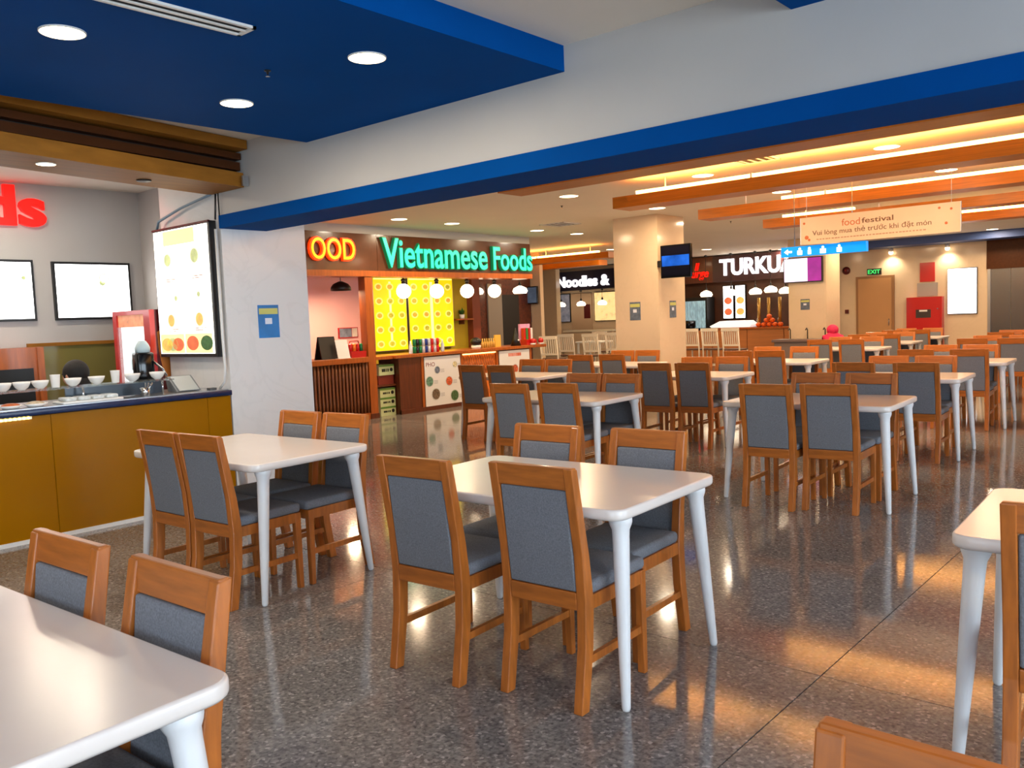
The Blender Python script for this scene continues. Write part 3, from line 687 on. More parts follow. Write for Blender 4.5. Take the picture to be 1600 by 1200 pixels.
for k in range(3):
    for j in range(4):
        MB().lathe([(0.028, 0), (0.03, 0.09), (0.012, 0.14), (0.012, 0.17)], (FX0 + 0.34 + j * 0.07, FY - 0.026, 0.42 + k * 0.36), 8).scale_y(FY - 0.026, 0.5).build('bottle', (M('bottle_clear', (190, 205, 210), 0.2), M('bottle_yellow', (222, 190, 90), 0.3), M('bottle_pale', (170, 190, 180), 0.2))[(j + k) % 3], t)
m = MB(); pts = []
for k in range(9):
    a = k / 8; pts.append((FX1, 3.915 + 0.16 * a * a, 1.5 - 0.75 * a))
m.prism(pts + [(FX1, 4.3, 0.75), (FX1, 4.3, 1.5), (FX1, 3.99, 1.56)], (0, 0, 0), (0.004, 0, 0)); m.build('curve_print', M('orange_print', (190, 110, 40), 0.35, noise=(5, 0.25)), t)

# seated person behind the counter (continuous skinned body, hair as child)
def skin_body(name, verts, edges, radii, mat, loc, label, group=None, rotz=0):
    me = bpy.data.meshes.new(name); me.from_pydata(verts, edges, []); o = bpy.data.objects.new(name, me); COL.objects.link(o)
    o.modifiers.new('s', 'SKIN'); sv = me.skin_vertices[0].data
    for i, r in enumerate(radii): sv[i].radius = r if isinstance(r, tuple) else (r, r)
    sv[0].use_root = True
    o.modifiers.new('u', 'SUBSURF').levels = 2
    dg = bpy.context.evaluated_depsgraph_get(); em = bpy.data.meshes.new_from_object(o.evaluated_get(dg)); o.modifiers.clear(); o.data = em
    em.materials.clear(); em.materials.append(mat); em.polygons.foreach_set('use_smooth', [True] * len(em.polygons))
    o.location = loc; o.rotation_euler = (0, 0, rotz); o['_o'] = [0, 0, 0]
    return tag(o, label, 'person', group)
skin = M('skin', (198, 140, 112), 0.55, noise=(8, 0.05)); hair = M('black_hair', (20, 14, 13), 0.75, bump=(120, 0.8), noise=(60, 0.3), stretch=(1, 1, 0.2))
shirt_dark = M('dark_shirt', (44, 46, 58), 0.8, noise=(40, 0.15)); pink = M('pink_top', (214, 34, 84), 0.75, noise=(30, 0.1))
sv_ = [(0, 0, 0.52), (0, 0.02, 0.72), (0, 0.03, 0.93), (0, 0.05, 1.02), (0, 0.07, 1.10), (0, 0.08, 1.20),
       (0.19, 0.03, 0.92), (0.22, 0.10, 0.70), (0.14, 0.30, 0.72), (-0.19, 0.03, 0.92), (-0.22, 0.10, 0.70), (-0.14, 0.30, 0.72),
       (0.10, 0.05, 0.50), (0.12, 0.44, 0.50), (0.12, 0.46, 0.10), (0.12, 0.56, 0.05), (-0.10, 0.05, 0.50), (-0.12, 0.44, 0.50), (-0.12, 0.46, 0.10), (-0.12, 0.56, 0.05)]
se_ = [(0, 1), (1, 2), (2, 3), (3, 4), (4, 5), (2, 6), (6, 7), (7, 8), (2, 9), (9, 10), (10, 11), (0, 12), (12, 13), (13, 14), (14, 15), (0, 16), (16, 17), (17, 18), (18, 19)]
sr_ = [(0.15, 0.12), (0.14, 0.10), (0.15, 0.09), 0.05, (0.075, 0.085), (0.07, 0.085), 0.055, 0.042, 0.032, 0.055, 0.042, 0.032, 0.08, 0.06, 0.045, 0.035, 0.08, 0.06, 0.045, 0.035]
def person_face_hair(p, hz, hy, s, hm):
    MB().sphere((0, hy - 0.02, hz + 0.012), 0.105 * s, 20, 14, (0.98, 1.05, 1.08)).build('hair', hm, p, (0, 0, 0))
    if hm is hair: MB().sphere((0, hy - 0.05, hz - 0.09), 0.10, 18, 12, (1.08, 0.75, 1.25)).build('hair', hm, p, (0, 0, 0))
    for sx in (-1, 1):
        MB().sphere((sx * 0.035 * s, hy + 0.083 * s, hz + 0.0), 0.011 * s, 8, 6).build('eye', black_g, p, (0, 0, 0))
        MB().sphere((sx * 0.092 * s, hy - 0.005, hz - 0.02), 0.022 * s, 8, 6, (0.5, 0.8, 1.2)).build('ear', skin, p, (0, 0, 0))
    MB().sphere((0, hy + 0.04 * s, hz - 0.03 * s), 0.072 * s, 14, 10, (0.95, 0.8, 1.1)).build('face', skin, p, (0, 0, 0))
    MB().sphere((0, hy + 0.103 * s, hz - 0.025 * s), 0.014 * s, 8, 6, (0.8, 0.8, 1.3)).build('nose', skin, p, (0, 0, 0))
    MB().sphere((0, hy + 0.09 * s, hz - 0.065 * s), 0.018 * s, 8, 6, (1.2, 0.4, 0.35)).build('mouth', M('lips', (160, 80, 76), 0.5), p, (0, 0, 0))
p1 = skin_body('person', sv_, se_, sr_, shirt_dark, (-7.72, 3.17, 0), 'dark haired person seated low behind the yellow counter', rotz=PI / 2 + 0.5)
person_face_hair(p1, 1.165, 0.08, 1.0, hair)
t = thing('stool', 'round stool under the person behind the yellow counter', 'stool', (-7.72, 3.17, 0))
MB().lathe([(0.17, 0.37), (0.175, 0.385), (0.165, 0.40)], (-7.72, 3.17, 0), 18).build('seat', black, t)
for k in range(4):
    a = k * PI / 2 + 0.4; MB().tube((-7.72 + 0.1 * math.cos(a), 3.17 + 0.1 * math.sin(a), 0.38), (-7.72 + 0.17 * math.cos(a), 3.17 + 0.17 * math.sin(a), 0), 0.012).build('leg', chrome, t)

# ------------------------------------------------------------------ Vietnamese food stall
XV = -10.5
t = thing('stall_sign_board', 'glossy brown sign board over the wooden food stall', 'sign board', (XV, 9.5, 2.32))
for a, b in ((6.2, 8.95), (8.95, 12.76)): B(XV - 0.35, XV, a + 0.003, b - 0.003, 2.33, 2.90).build('panel', wood_b, t)
B(XV - 0.35, XV + 0.02, 6.2, 12.78, 2.24, 2.33).build('lower_trim', wood_o, t)
struct('trim_5', B(XV - 0.5, XV - 0.03, 6.2, 12.78, 2.90, CZ), white_paint)
og = M('orange_letter_rim', (236, 60, 6), 0.4, emit=1.0, ecol=(255, 66, 6)); yg = M('yellow_letter_face', (255, 190, 20), 0.4, emit=1.5, ecol=(255, 176, 12))
t = thing('sign_letters', 'glowing orange letters OOD on brown sign board', 'sign', (XV, 8.05, 2.46))
faces_ = text_parts('OOD', 7.66, 8.46, 2.485, 2.80, 'x', XV, 0.012, 0.0, 0, 0.05)
for p, q in zip(text_parts('OOD', 7.63, 8.49, 2.46, 2.82, 'x', XV, 0.05, 0.04), faces_):
    o = p.build('letter', og, t); q.build('letter_face', yg, o)
tg = M('teal_letter', (16, 214, 150), 0.4, emit=0.95, ecol=(60, 240, 195)); tg2 = M('teal_letter_side', (6, 90, 60), 0.4, emit=0.22, ecol=(0, 190, 110))
t = thing('sign_letters', 'glowing teal green letters Vietnamese Foods on brown board', 'sign', (XV, 10.9, 2.37))
for a, b, tx_, zt in ((9.02, 11.46, 'Vietnamese', 2.85), (11.63, 12.73, 'Foods', 2.80)):
    fr = text_parts(tx_, a, b, 2.385, zt, 'x', XV, 0.012, 0.012, 0, 0.06)
    for p, q in zip(text_parts(tx_, a - 0.015, b + 0.015, 2.37, zt + 0.015, 'x', XV, 0.06, 0.028), fr):
        o = p.build('letter', tg2, t); q.build('letter_face', tg, o)
# post, left bay with slatted counter
t = thing('stall_post', 'orange wooden post between the two stall bays', 'post', (XV, 8.73, 0))
B(XV - 0.16, XV + 0.0, 8.67, 8.82, 0, 2.24).build('shaft', wood_o, t); B(XV - 0.17, XV + 0.01, 8.66, 8.83, 0, 0.08).build('foot', wood_d, t)
t = thing('slatted_counter', 'wooden counter fronted with vertical slats in left bay', 'counter', (XV - 0.3, 7.6, 0))
B(XV - 0.55, XV - 0.04, 6.4, 8.655, 0.0, 0.9).build('body', wood_d, t)
MB().bbox(XV - 0.6, XV + 0.03, 6.4, 8.655, 0.9, 0.985, 0.006, 1).build('worktop', wood_o, t)
B(XV - 0.035, XV, 6.4, 8.655, 0, 0.10).build('kick_board', wood_o, t)
sl_me = MB().lathe([(0.02, 0.10), (0.024, 0.3), (0.02, 0.5), (0.024, 0.7), (0.02, 0.9)], (0, 0, 0), 8).mesh('slat', M('slat_bamboo', (128, 72, 34), 0.4, noise=(8, 0.25), stretch=(4, 4, 0.6)))
y = 6.45
while y < 8.63:
    o = bpy.data.objects.new('slat', sl_me); COL.objects.link(o); o.parent = t; o.location = (XV - 0.018 - t.location.x, y - t.location.y, 0); y += 0.066
pinkw = M('pink_wall_paint', (250, 192, 188), 0.6, noise=(1, 0.03))
struct('wall_stall_pink', B(-12.1, -11.9, 6.2, 9.72, 0, 2.9), pinkw)
struct('wall_stall_left', B(-12.1, XV - 0.36, 6.1, 6.25, 0, 2.9), pinkw)
struct('ceiling_stall', B(-12.1, XV - 0.35, 6.2, 12.76, 2.45, 2.5), wood_d)
# black pendant lamp
def pendant(x, y, z, ztop, label, kind, r=0.13, energy=6):
    t = thing('pendant_lamp', label, 'pendant lamp', (x, y, z))
    MB().tube((x, y, z + r * 0.7), (x, y, ztop), 0.006, 0.006, 6).build('cord', black, t)
    MB().lathe([(0.04, 0), (0.045, 0.03), (0.012, 0.05)], (x, y, ztop - 0.05), 12).build('canopy', black, t)
    if kind == 'dome':
        MB().lathe([(r * 1.5, 0), (r * 1.42, r * 0.5), (r * 1.1, r * 0.95), (r * 0.45, r * 1.25), (r * 0.2, r * 1.35), (r * 0.18, r * 1.3), (r * 1.05, r * 0.9), (r * 1.38, r * 0.45), (r * 1.46, 0)], (x, y, z - r * 0.5), 20).build('shade', black, t)
        MB().sphere((x, y, z), r * 0.4, 12, 8).build('bulb', lamp_w, t)
        lamp_light('pendant_beam', (0, 0, -r * 0.6), energy, 0.15, (1, 0.7, 0.42), t)
    elif kind == 'globe':
        MB().sphere((x, y, z), r, 18, 12).build('globe', M('lamp_globe', (255, 240, 214), 0.4, emit=5, ecol=(255, 232, 196)), t)
        MB().lathe([(0.03, 0), (0.035, 0.05), (0.01, 0.08)], (x, y, z + r - 0.02), 10).build('holder', black, t)
    else:
        MB().lathe([(r * 0.95, -r * 0.45), (r * 1.15, -r * 0.1), (r * 0.95, r * 0.35), (r * 0.45, r * 0.6), (r * 0.2, r * 0.7)], (x, y, z), 16).build('shade', M('lamp_globe', (255, 240, 214), 0.4, emit=5, ecol=(255, 232, 196)), t)
        MB().lathe([(0.03, 0), (0.03, 0.06), (0.01, 0.1)], (x, y, z + r * 0.65), 10).build('holder', black, t)
pendant(-11.0, 8.59, 2.10, 2.45, 'black dome pendant lamp in the pink stall bay', 'dome', 0.11, 38)
gl = ('first', 'second', 'third', 'fourth')
for i, y in enumerate((9.61, 10.38, 11.14, 11.88)):
    pendant(-10.75, y + 0.09, 2.02, 2.238, 'white globe pendant over the stall counter, %s from the left' % gl[i], 'globe', 0.125)
for i, (x, y, z, r) in enumerate(((-12.6, 13.45, 2.1, 0.14), (-12.6, 14.0, 2.05, 0.09), (-12.6, 14.9, 2.12, 0.15))):
    pendant(x, y, z, CZ, ('white pendant lamp right of the third globe', 'small white pendant lamp between the large ones', 'white pendant lamp left of the grey television')[i], 'bell', r)
# items on the slatted counter
t = thing('menu_stand', 'black folding menu stand on the slatted counter', 'menu stand', (-10.65, 8.02, 0.985))
MB().prism([(-10.60, 0, 0.985), (-10.62, 0, 0.985), (-10.70, 0, 1.33), (-10.68, 0, 1.33)], (0, 7.86, 0), (0, 8.16, 0)).build('front_board', black, t)
MB().prism([(-10.80, 0, 0.985), (-10.78, 0, 0.985), (-10.68, 0, 1.33), (-10.70, 0, 1.33)], (0, 7.86, 0), (0, 8.16, 0)).build('rear_board', black, t)
t = thing('menu_card', 'white menu card standing on the slatted counter', 'menu card', (-10.55, 8.23, 0.985))
MB().prism([(-10.52, 0, 0.985), (-10.53, 0, 0.985), (-10.60, 0, 1.27), (-10.59, 0, 1.27)], (0, 8.10, 0), (0, 8.33, 0)).build('card', paper, t)
B(-10.60, -10.50, 8.10, 8.33, 0.985, 0.99).build('base', white_plastic, t)
t = thing('can_basket', 'red basket of drink cans on the slatted counter', 'basket', (-10.62, 8.52, 0.985))
MB().prism([(0, 8.36, 0.985), (0, 8.64, 0.985), (0, 8.65, 1.08), (0, 8.35, 1.08)], (-10.74, 0, 0), (-10.52, 0, 0)).build('basket_body', red_p, t)
MB().path([(-10.63, 8.36, 1.06), (-10.63, 8.42, 1.24), (-10.63, 8.58, 1.24), (-10.63, 8.64, 1.06)], 0.01, 8).build('handle', red_p, t)
canm = [M('can_%d' % i, c, 0.25, metal=0.3) for i, c in enumerate(((196, 30, 30), (30, 120, 70), (40, 60, 140), (210, 210, 215), (230, 130, 40), (40, 40, 44), (90, 160, 130)))]
can_prof = [(0.026, 0), (0.033, 0.008), (0.033, 0.105), (0.026, 0.118), (0.024, 0.114)]
can_mes = [MB().lathe(can_prof, (0, 0, 0), 12).mesh('can', m) for m in canm]
for k in range(4): simple(can_mes[(0, 4, 0, 1)[k]], 'drink_can', (-10.6, 8.40 + k * 0.068, 1.081), 'drink can in the red basket on the slatted counter, %s from left' % ord9[k], 'can', 'cans in the red basket')
t = thing('framed_picture', 'small framed picture on the pink stall wall', 'picture', (-11.9, 9.4, 1.27))
rect(9.18, 9.6, 1.27, 1.45, 'x', -11.9, 0.02).build('frame', red_p, t); rect(9.2, 9.46, 1.285, 1.435, 'x', -11.88, 0.003).build('print', M('picture_print', (120, 130, 150), 0.5, noise=(9, 0.5)), t); rect(9.47, 9.585, 1.285, 1.435, 'x', -11.88, 0.003).build('print', M('picture_print_pale', (210, 200, 190), 0.5, noise=(9, 0.2)), t)
# yellow menu lightboxes
ylw = M('yellow_lightbox', (240, 214, 20), 0.4, noise=(1.3, 0.3), emit=0.85, ecol=(250, 205, 0)); ylw_h = M('yellow_lightbox_tube', (255, 250, 170), 0.4, emit=1.6, ecol=(255, 246, 120))
def ybox(y0, y1, z0, z1, label, cols, seed):
    t = thing('menu_lightbox', label, 'lightbox', (-11.6, (y0 + y1) / 2, z0))
    B(-11.68, -11.60, y0, y1, z0, z1).build('case', steel, t)
    B(-11.60, -11.594, y0 + 0.015, y1 - 0.015, z0 + 0.015, z1 - 0.015).build('panel', ylw, t)
    rnd = random.Random(seed); rows = 5
    rect(y0 + 0.03, y1 - 0.03, z1 - 0.06, z1 - 0.02, 'x', -11.594, 0.003).build('top_light', ylw_h, t)
    for r in range(rows):
        for c in range(cols):
            u = y0 + (y1 - y0) * (c + 0.5) / cols; v = z0 + 0.13 + (z1 - z0 - 0.22) * r / (rows - 0.6)
            disc(u, v, 0.065, 'x', -11.594, 0.003, 0.085, 14).build('dish_picture', M('lb_dish_rim', (250, 225, 130), 0.5, emit=0.8, ecol=(255, 222, 110)), t)
            disc(u, v, 0.042, 'x', -11.591, 0.003, 0.056, 12).build('dish_food', (M('lb_dish_brown', (222, 170, 60), 0.5, noise=(40, 0.4), emit=0.45), M('lb_dish_orange', (238, 166, 60), 0.5, noise=(40, 0.4), emit=0.5), M('lb_dish_green', (190, 180, 50), 0.5, noise=(40, 0.4), emit=0.45))[rnd.randrange(3)], t)
    rect(y0 + (y1 - y0) * 0.47, y0 + (y1 - y0) * 0.53, z0 + 0.1, z1 - 0.1, 'x', -11.594, 0.002).build('tube_glow', ylw_h, t)
ybox(9.74, 10.52, 1.0, 2.33, 'glowing yellow menu lightbox, the left narrower one', 3, 3)
ybox(10.56, 11.72, 1.0, 2.33, 'glowing yellow menu lightbox, the right wider one', 4, 5)
lamp_light('lightbox_spill', (-11.2, 10.6, 2.4), 5, 0.3, (1, 0.9, 0.4))
struct('wall_stall_yellow', B(-12.1, -11.7, 9.72, 12.2, 0, 2.45), M('yellow_green_paint', (186, 160, 30), 0.6))
t = thing('wall_shelf', 'small wall shelf in the yellow niche', 'shelf', (-11.6, 11.95, 1.5))
B(-11.7, -11.5, 11.76, 12.17, 1.5, 1.53).build('board', wood_o, t); B(-11.7, -11.56, 11.95, 11.97, 1.42, 1.5).build('bracket', wood_d, t)
t = thing('potted_plant', 'small green potted plant on the niche shelf', 'plant', (-11.6, 11.95, 1.53))
MB().lathe([(0.04, 0), (0.055, 0.08), (0.05, 0.08), (0.038, 0.01)], (-11.6, 11.95, 1.53), 14).build('pot', white_ceramic, t)
leafm = M('leaf_green', (56, 110, 40), 0.5, noise=(12, 0.3)); rnd = random.Random(2)
for k in range(26):
    a = rnd.uniform(0, 2 * PI); e = rnd.uniform(0.3, 1.3); L_ = rnd.uniform(0.08, 0.16); d = Vector((math.cos(a) * math.cos(e), math.sin(a) * math.cos(e), math.sin(e))); s = d.cross(Vector((0, 0, 1))).normalized() * 0.025
    b0 = Vector((-11.6, 11.95, 1.60)); MB().add([b0, b0 + d * L_ * 0.5 + s, b0 + d * L_ , b0 + d * L_ * 0.5 - s], [(0, 1, 2, 3)]).build('leaf', leafm, t)
struct('trim_6', B(-11.75, -11.55, 12.2, 12.42, 0, 2.45), M('red_brown_post', (130, 60, 36), 0.4, noise=(3, 0.1)))
# main counter
t = thing('stall_counter', 'long dark wooden stall counter under the globe lamps', 'counter', (XV - 0.2, 11, 0))
B(XV - 0.5, XV - 0.03, 9.29, 12.75, 0, 0.92).build('body', wood_d, t)
MB().bbox(XV - 0.65, XV + 0.05, 9.2, 13.1, 0.92, 0.975, 0.006, 1).build('worktop', wood_o, t)
B(XV - 0.03, XV, 9.29, 9.8, 0.0, 0.92).build('front_panel', wood_d, t)
for y in (9.78, 10.72, 11.66, 12.62): B(XV - 0.03, XV + 0.012, y, y + 0.05, 0.0, 0.92).build('divider', wood_o, t)
B(XV - 0.03, XV + 0.02, 9.29, 12.75, 0, 0.07).build('kick_board', wood_d, t)
lat = M('amber_lattice', (200, 104, 40), 0.4, noise=(16, 0.5), emit=0.12, ecol=(255, 130, 40))
B(XV - 0.03, XV - 0.02, 10.79, 11.65, 0.07, 0.91).build('lattice_panel', lat, t)
B(XV - 0.01, XV + 0.004, 10.79, 11.65, 0.885, 0.905).build('lattice_light', M('amber_led', (255, 200, 120), 0.5, emit=5, ecol=(255, 190, 110)), t)
rm = MB()
for k in range(14):
    for d in (-1, 1):
        y = 10.82 + k * 0.06; rm.tube((XV - 0.012, y, 0.88), (XV - 0.012, min(11.64, max(10.8, y + d * 0.12)), 0.45), 0.006, 0.006, 5)
rm.build('lattice_rope', wood_o, t)
def dashes(u0, u1, v0, v1, plane, c, th, n, seed):     # print too small to read: word-long dashes
    rr = random.Random(seed); m = MB(); u = u0; step = (u1 - u0) / n
    for k in range(n):
        w = step * rr.uniform(0.55, 0.88); r = rect(u, u + w, v0, v1, plane, c, th); m.add(r.v, r.f); u += step
    return m
def poster(y0, y1, z0, z1, label, title, tcol, dishes):
    t = thing('menu_poster', label, 'poster', (XV + 0.015, (y0 + y1) / 2, z0))
    rect(y0, y1, z0, z1, 'x', XV + 0.013, 0.006).build('sheet', M('poster_paper', (226, 224, 226), 0.5, noise=(2, 0.03)), t)
    w = y1 - y0
    hd = text_one(title, y0 + 0.04 * w, y0 + 0.28 * w, z1 - 0.16, z1 - 0.09, 'x', XV + 0.019, 0.002) if title else dashes(y0 + 0.30 * w, y0 + 0.72 * w, z1 - 0.11, z1 - 0.05, 'x', XV + 0.019, 0.002, 9, 4)
    hd.build('title', M(tcol[0], tcol[1], 0.5), t)['kind'] = 'stuff'
    for (u, v, r, c) in dishes:
        disc(y0 + u * w, z0 + v * (z1 - z0), r * 1.15, 'x', XV + 0.019, 0.002, None, 16).build('plate_picture', M('poster_plate', (196, 200, 198), 0.4), t)
        disc(y0 + u * w, z0 + v * (z1 - z0), r, 'x', XV + 0.021, 0.002, None, 14).build('dish_picture', M('pd_%d%d%d' % c, c, 0.5, noise=(30, 0.55)), t)
        m = MB()
        for k in range(3): m.box(XV + 0.019, XV + 0.021, y0 + u * w + r * 1.3, y0 + u * w + r * 1.3 + 0.09, z0 + v * (z1 - z0) - k * 0.022, z0 + v * (z1 - z0) - k * 0.022 + 0.007)
        m.build('caption', M('poster_text', (150, 150, 160), 0.5), t)
poster(9.84, 10.70, 0.03, 0.90, 'white menu poster headed PHO on the stall counter', 'PHO', ('title_maroon', (120, 20, 40)), [(0.34, 0.74, 0.06, (110, 120, 140)), (0.84, 0.82, 0.05, (200, 190, 150)), (0.12, 0.53, 0.08, (90, 130, 110)), (0.66, 0.50, 0.075, (200, 90, 50)), (0.28, 0.27, 0.09, (110, 90, 70)), (0.80, 0.20, 0.09, (70, 100, 60))])
poster(11.73, 12.60, 0.03, 0.90, 'white menu poster with orange heading at counter right end', None, ('title_orange', (206, 90, 50)), [(0.2, 0.62, 0.06, (110, 120, 140)), (0.5, 0.6, 0.08, (190, 90, 60)), (0.8, 0.7, 0.05, (150, 150, 130)), (0.3, 0.25, 0.08, (90, 110, 60)), (0.7, 0.25, 0.08, (180, 110, 60))])
# boxes on the floor shelf at the bay left of the counter
t = thing('open_shelf', 'dark wooden open shelf left of the long stall counter', 'shelf', (-10.95, 9.1, 0))
B(-11.1, -11.05, 8.83, 9.28, 0, 0.91).build('back', wood_d, t); B(-11.05, -10.52, 8.83, 9.19, 0.92, 0.97).build('top', wood_o, t)
B(-11.05, -10.58, 8.83, 9.28, 0.48, 0.51).build('shelf_board', wood_d, t)
bxm = M('box_pale_green', (190, 200, 150), 0.6, noise=(4, 0.1)); bxg = M('box_green', (86, 130, 50), 0.6); 
def carton(y0, y1, z0, z1, label):
    t = thing('carton', label, 'carton', (-10.8, (y0 + y1) / 2, z0))
    B(-11.0, -10.6, y0, y1, z0, z1).build('body', bxm, t)
    rect(y0, y1, z1 - 0.03, z1, 'x', -10.6, 0.003).build('top_band', bxg, t)
    dashes(y0 + 0.06, y1 - 0.11, z0 + 0.055, z1 - 0.065, 'x', -10.6, 0.002, 5, 2).build('lettering', black, t)['kind'] = 'stuff'
    disc(y1 - 0.06, (z0 + z1) / 2, 0.03, 'x', -10.6, 0.003).build('emblem', black, t)
carton(8.95, 9.27, 0.66, 0.83, 'pale green carton on the open shelf, upper board')
carton(8.95, 9.27, 0.0, 0.15, 'pale green carton on the open shelf, at the floor')
carton(8.95, 9.27, 0.15, 0.30, 'pale green carton on the open shelf, middle of floor stack')
carton(8.95, 9.27, 0.30, 0.45, 'pale green carton on the open shelf, top of floor stack')
tag(B(-11.0, -10.62, 8.95, 9.27, 0.51, 0.66).build('red_crate', M('red_brown_crate', (120, 40, 26), 0.5)), 'red brown crate under the upper carton on open shelf', 'crate')
# drink cans and bottles on counter
for r in range(2):
    for k in range(9):
        simple(can_mes[(1, 5, 1, 3, 2, 3, 0, 3, 0)[k]], 'drink_can', (-10.62, 9.76 + k * 0.067, 0.975 + r * 0.12), 'drink can in the stall counter display, %s row, %s from left' % (('lower', 'upper')[r], ord9[k]), 'can', 'stacked drink cans on the stall counter')
bot_me = MB().lathe([(0.028, 0), (0.032, 0.01), (0.032, 0.12), (0.013, 0.17), (0.013, 0.21)], (0, 0, 0), 12).mesh('bottle', M('water_bottle', (200, 216, 226), 0.15, noise=(10, 0.2)))
for i, y in enumerate((9.66, 10.40)): simple(bot_me, 'water_bottle', (-10.6, y, 0.975), ('clear water bottle left of the stacked drink cans', 'clear water bottle right of the stacked drink cans')[i], 'bottle')
amb = M('amber_bottle', (214, 170, 80), 0.2)
amb_me = MB().lathe([(0.022, 0), (0.024, 0.09), (0.01, 0.13), (0.01, 0.17)], (0, 0, 0), 10).mesh('sauce_bottle', amb)
for k in range(6): simple(amb_me, 'sauce_bottle', (-10.72, 11.55 + k * 0.06, 0.975), 'small amber sauce bottle on the stall counter, %s from left in its row' % ord9[k], 'bottle', 'sauce bottles on the stall counter')
t = thing('round_pot', 'round black pot on white base on stall counter', 'pot', (-10.65, 11.30, 0.975))
MB().lathe([(0.08, 0), (0.09, 0.03), (0.09, 0.06)], (-10.65, 11.30, 0.975), 16).build('base', white_ceramic, t); MB().sphere((-10.65, 11.30, 1.10), 0.105, 16, 10, (1, 1, 0.75)).build('lid', black, t)
tag(B(-10.75, -10.72, 11.90, 12.06, 0.975, 1.2).build('tissue_box', M('yellow_card', (226, 176, 70), 0.6)), 'yellow card box standing on the stall counter', 'box')
t = thing('black_cone_stand', 'black pointed sign stand on the stall counter', 'sign stand', (-10.6, 12.35, 0.975))
MB().lathe([(0.10, 0), (0.06, 0.14), (0.02, 0.30), (0.012, 0.34)], (-10.6, 12.35, 0.975), 14).build('cone', black, t); MB().sphere((-10.53, 12.35, 1.08), 0.02, 8, 6).build('badge', white_ceramic, t)
t = thing('snack_display', 'red and pink snack display at the counter right end', 'display', (-10.6, 12.72, 0.975))
B(-10.72, -10.68, 12.58, 12.88, 0.975, 1.38).build('backboard', M('pink_print', (214, 150, 190), 0.5, noise=(6, 0.3)), t)
B(-10.68, -10.52, 12.58, 12.88, 0.975, 1.08).build('tray', red_p, t)
for k in range(4): B(-10.67, -10.6, 12.60 + k * 0.07, 12.655 + k * 0.07, 1.08, 1.30).build('packet', (red_p, M('green_pack', (60, 130, 60), 0.4), red_p, M('white_pack', (220, 220, 220), 0.4))[k], t)
for i, y in enumerate((12.62, 12.86)):
    tt = thing('red_jar', ('red snack jar left at the counter end', 'red snack jar right at the counter end')[i], 'jar', (-10.48, y + 0.1, 0.975))
    MB().lathe([(0.05, 0), (0.055, 0.02), (0.055, 0.03)], (-10.48, y + 0.1, 0.975), 12).build('base', white_ceramic, tt); MB().sphere((-10.48, y + 0.1, 1.045), 0.055, 12, 8).build('jar_body', red_p, tt)
# wall behind the stall end: brown tile, grey panel, flat black sheet whose colour stands for a dark opening
struct('wall_behind', B(-13.4, -13.2, 12.9, 16.0, 0, CZ), M('brown_tile', (92, 42, 24), 0.3, noise=(18, 0.5)))
struct('grey_wall_panel', B(-13.2, -13.16, 14.42, 14.9, 0, 2.3), M('grey_panel', (150, 140, 130), 0.4))
struct('dark_opening_sheet', B(-13.2, -13.16, 14.9, 15.5, 0, 2.05), M('painted_opening_black', (14, 10, 12), 0.5))  # no door: flat sheet with the opening's darkness in its colour
# television on the tan wall
def tv(x0, x1, z0, z1, y, label, scr, tilt=0):
    t = thing('television', label, 'television', ((x0 + x1) / 2, y, z0))
    MB().bbox(x0, x1, y - 0.05, y, z0, z1, 0.008, 1).build('frame', black_g, t)
    rect(x0 + 0.025, x1 - 0.025, z0 + 0.03, z1 - 0.025, 'y', y - 0.05, 0.003).build('screen', scr, t)
    B((x0 + x1) / 2 - 0.06, (x0 + x1) / 2 + 0.06, y, y + 0.06, (z0 + z1) / 2 - 0.06, (z0 + z1) / 2 + 0.06).build('bracket', black, t)
    return t
scr_grey = M('screen_grey', (70, 84, 104), 0.2, noise=(5, 0.6), emit=0.5, ecol=(70, 84, 104))
tv(-13.66, -12.9, 1.82, 2.24, 15.93, 'television with grey picture on the tan wall', scr_grey)
scr_blue = M('screen_dark', (14, 14, 26), 0.1)
t = tv(-6.93, -6.40, 2.02, 2.52, 11.62, 'black television with blue picture on the middle column', scr_blue)
B(-7.04, -6.9, 11.66, 11.74, 2.2, 2.3).build('mount_arm', black, t)
rect(-6.9, -6.43, 2.2, 2.36, 'y', 11.567, 0.002).build('picture', M('screen_blue', (20, 70, 170), 0.12, noise=(4, 0.7), emit=0.45, ecol=(20, 80, 190)), t)

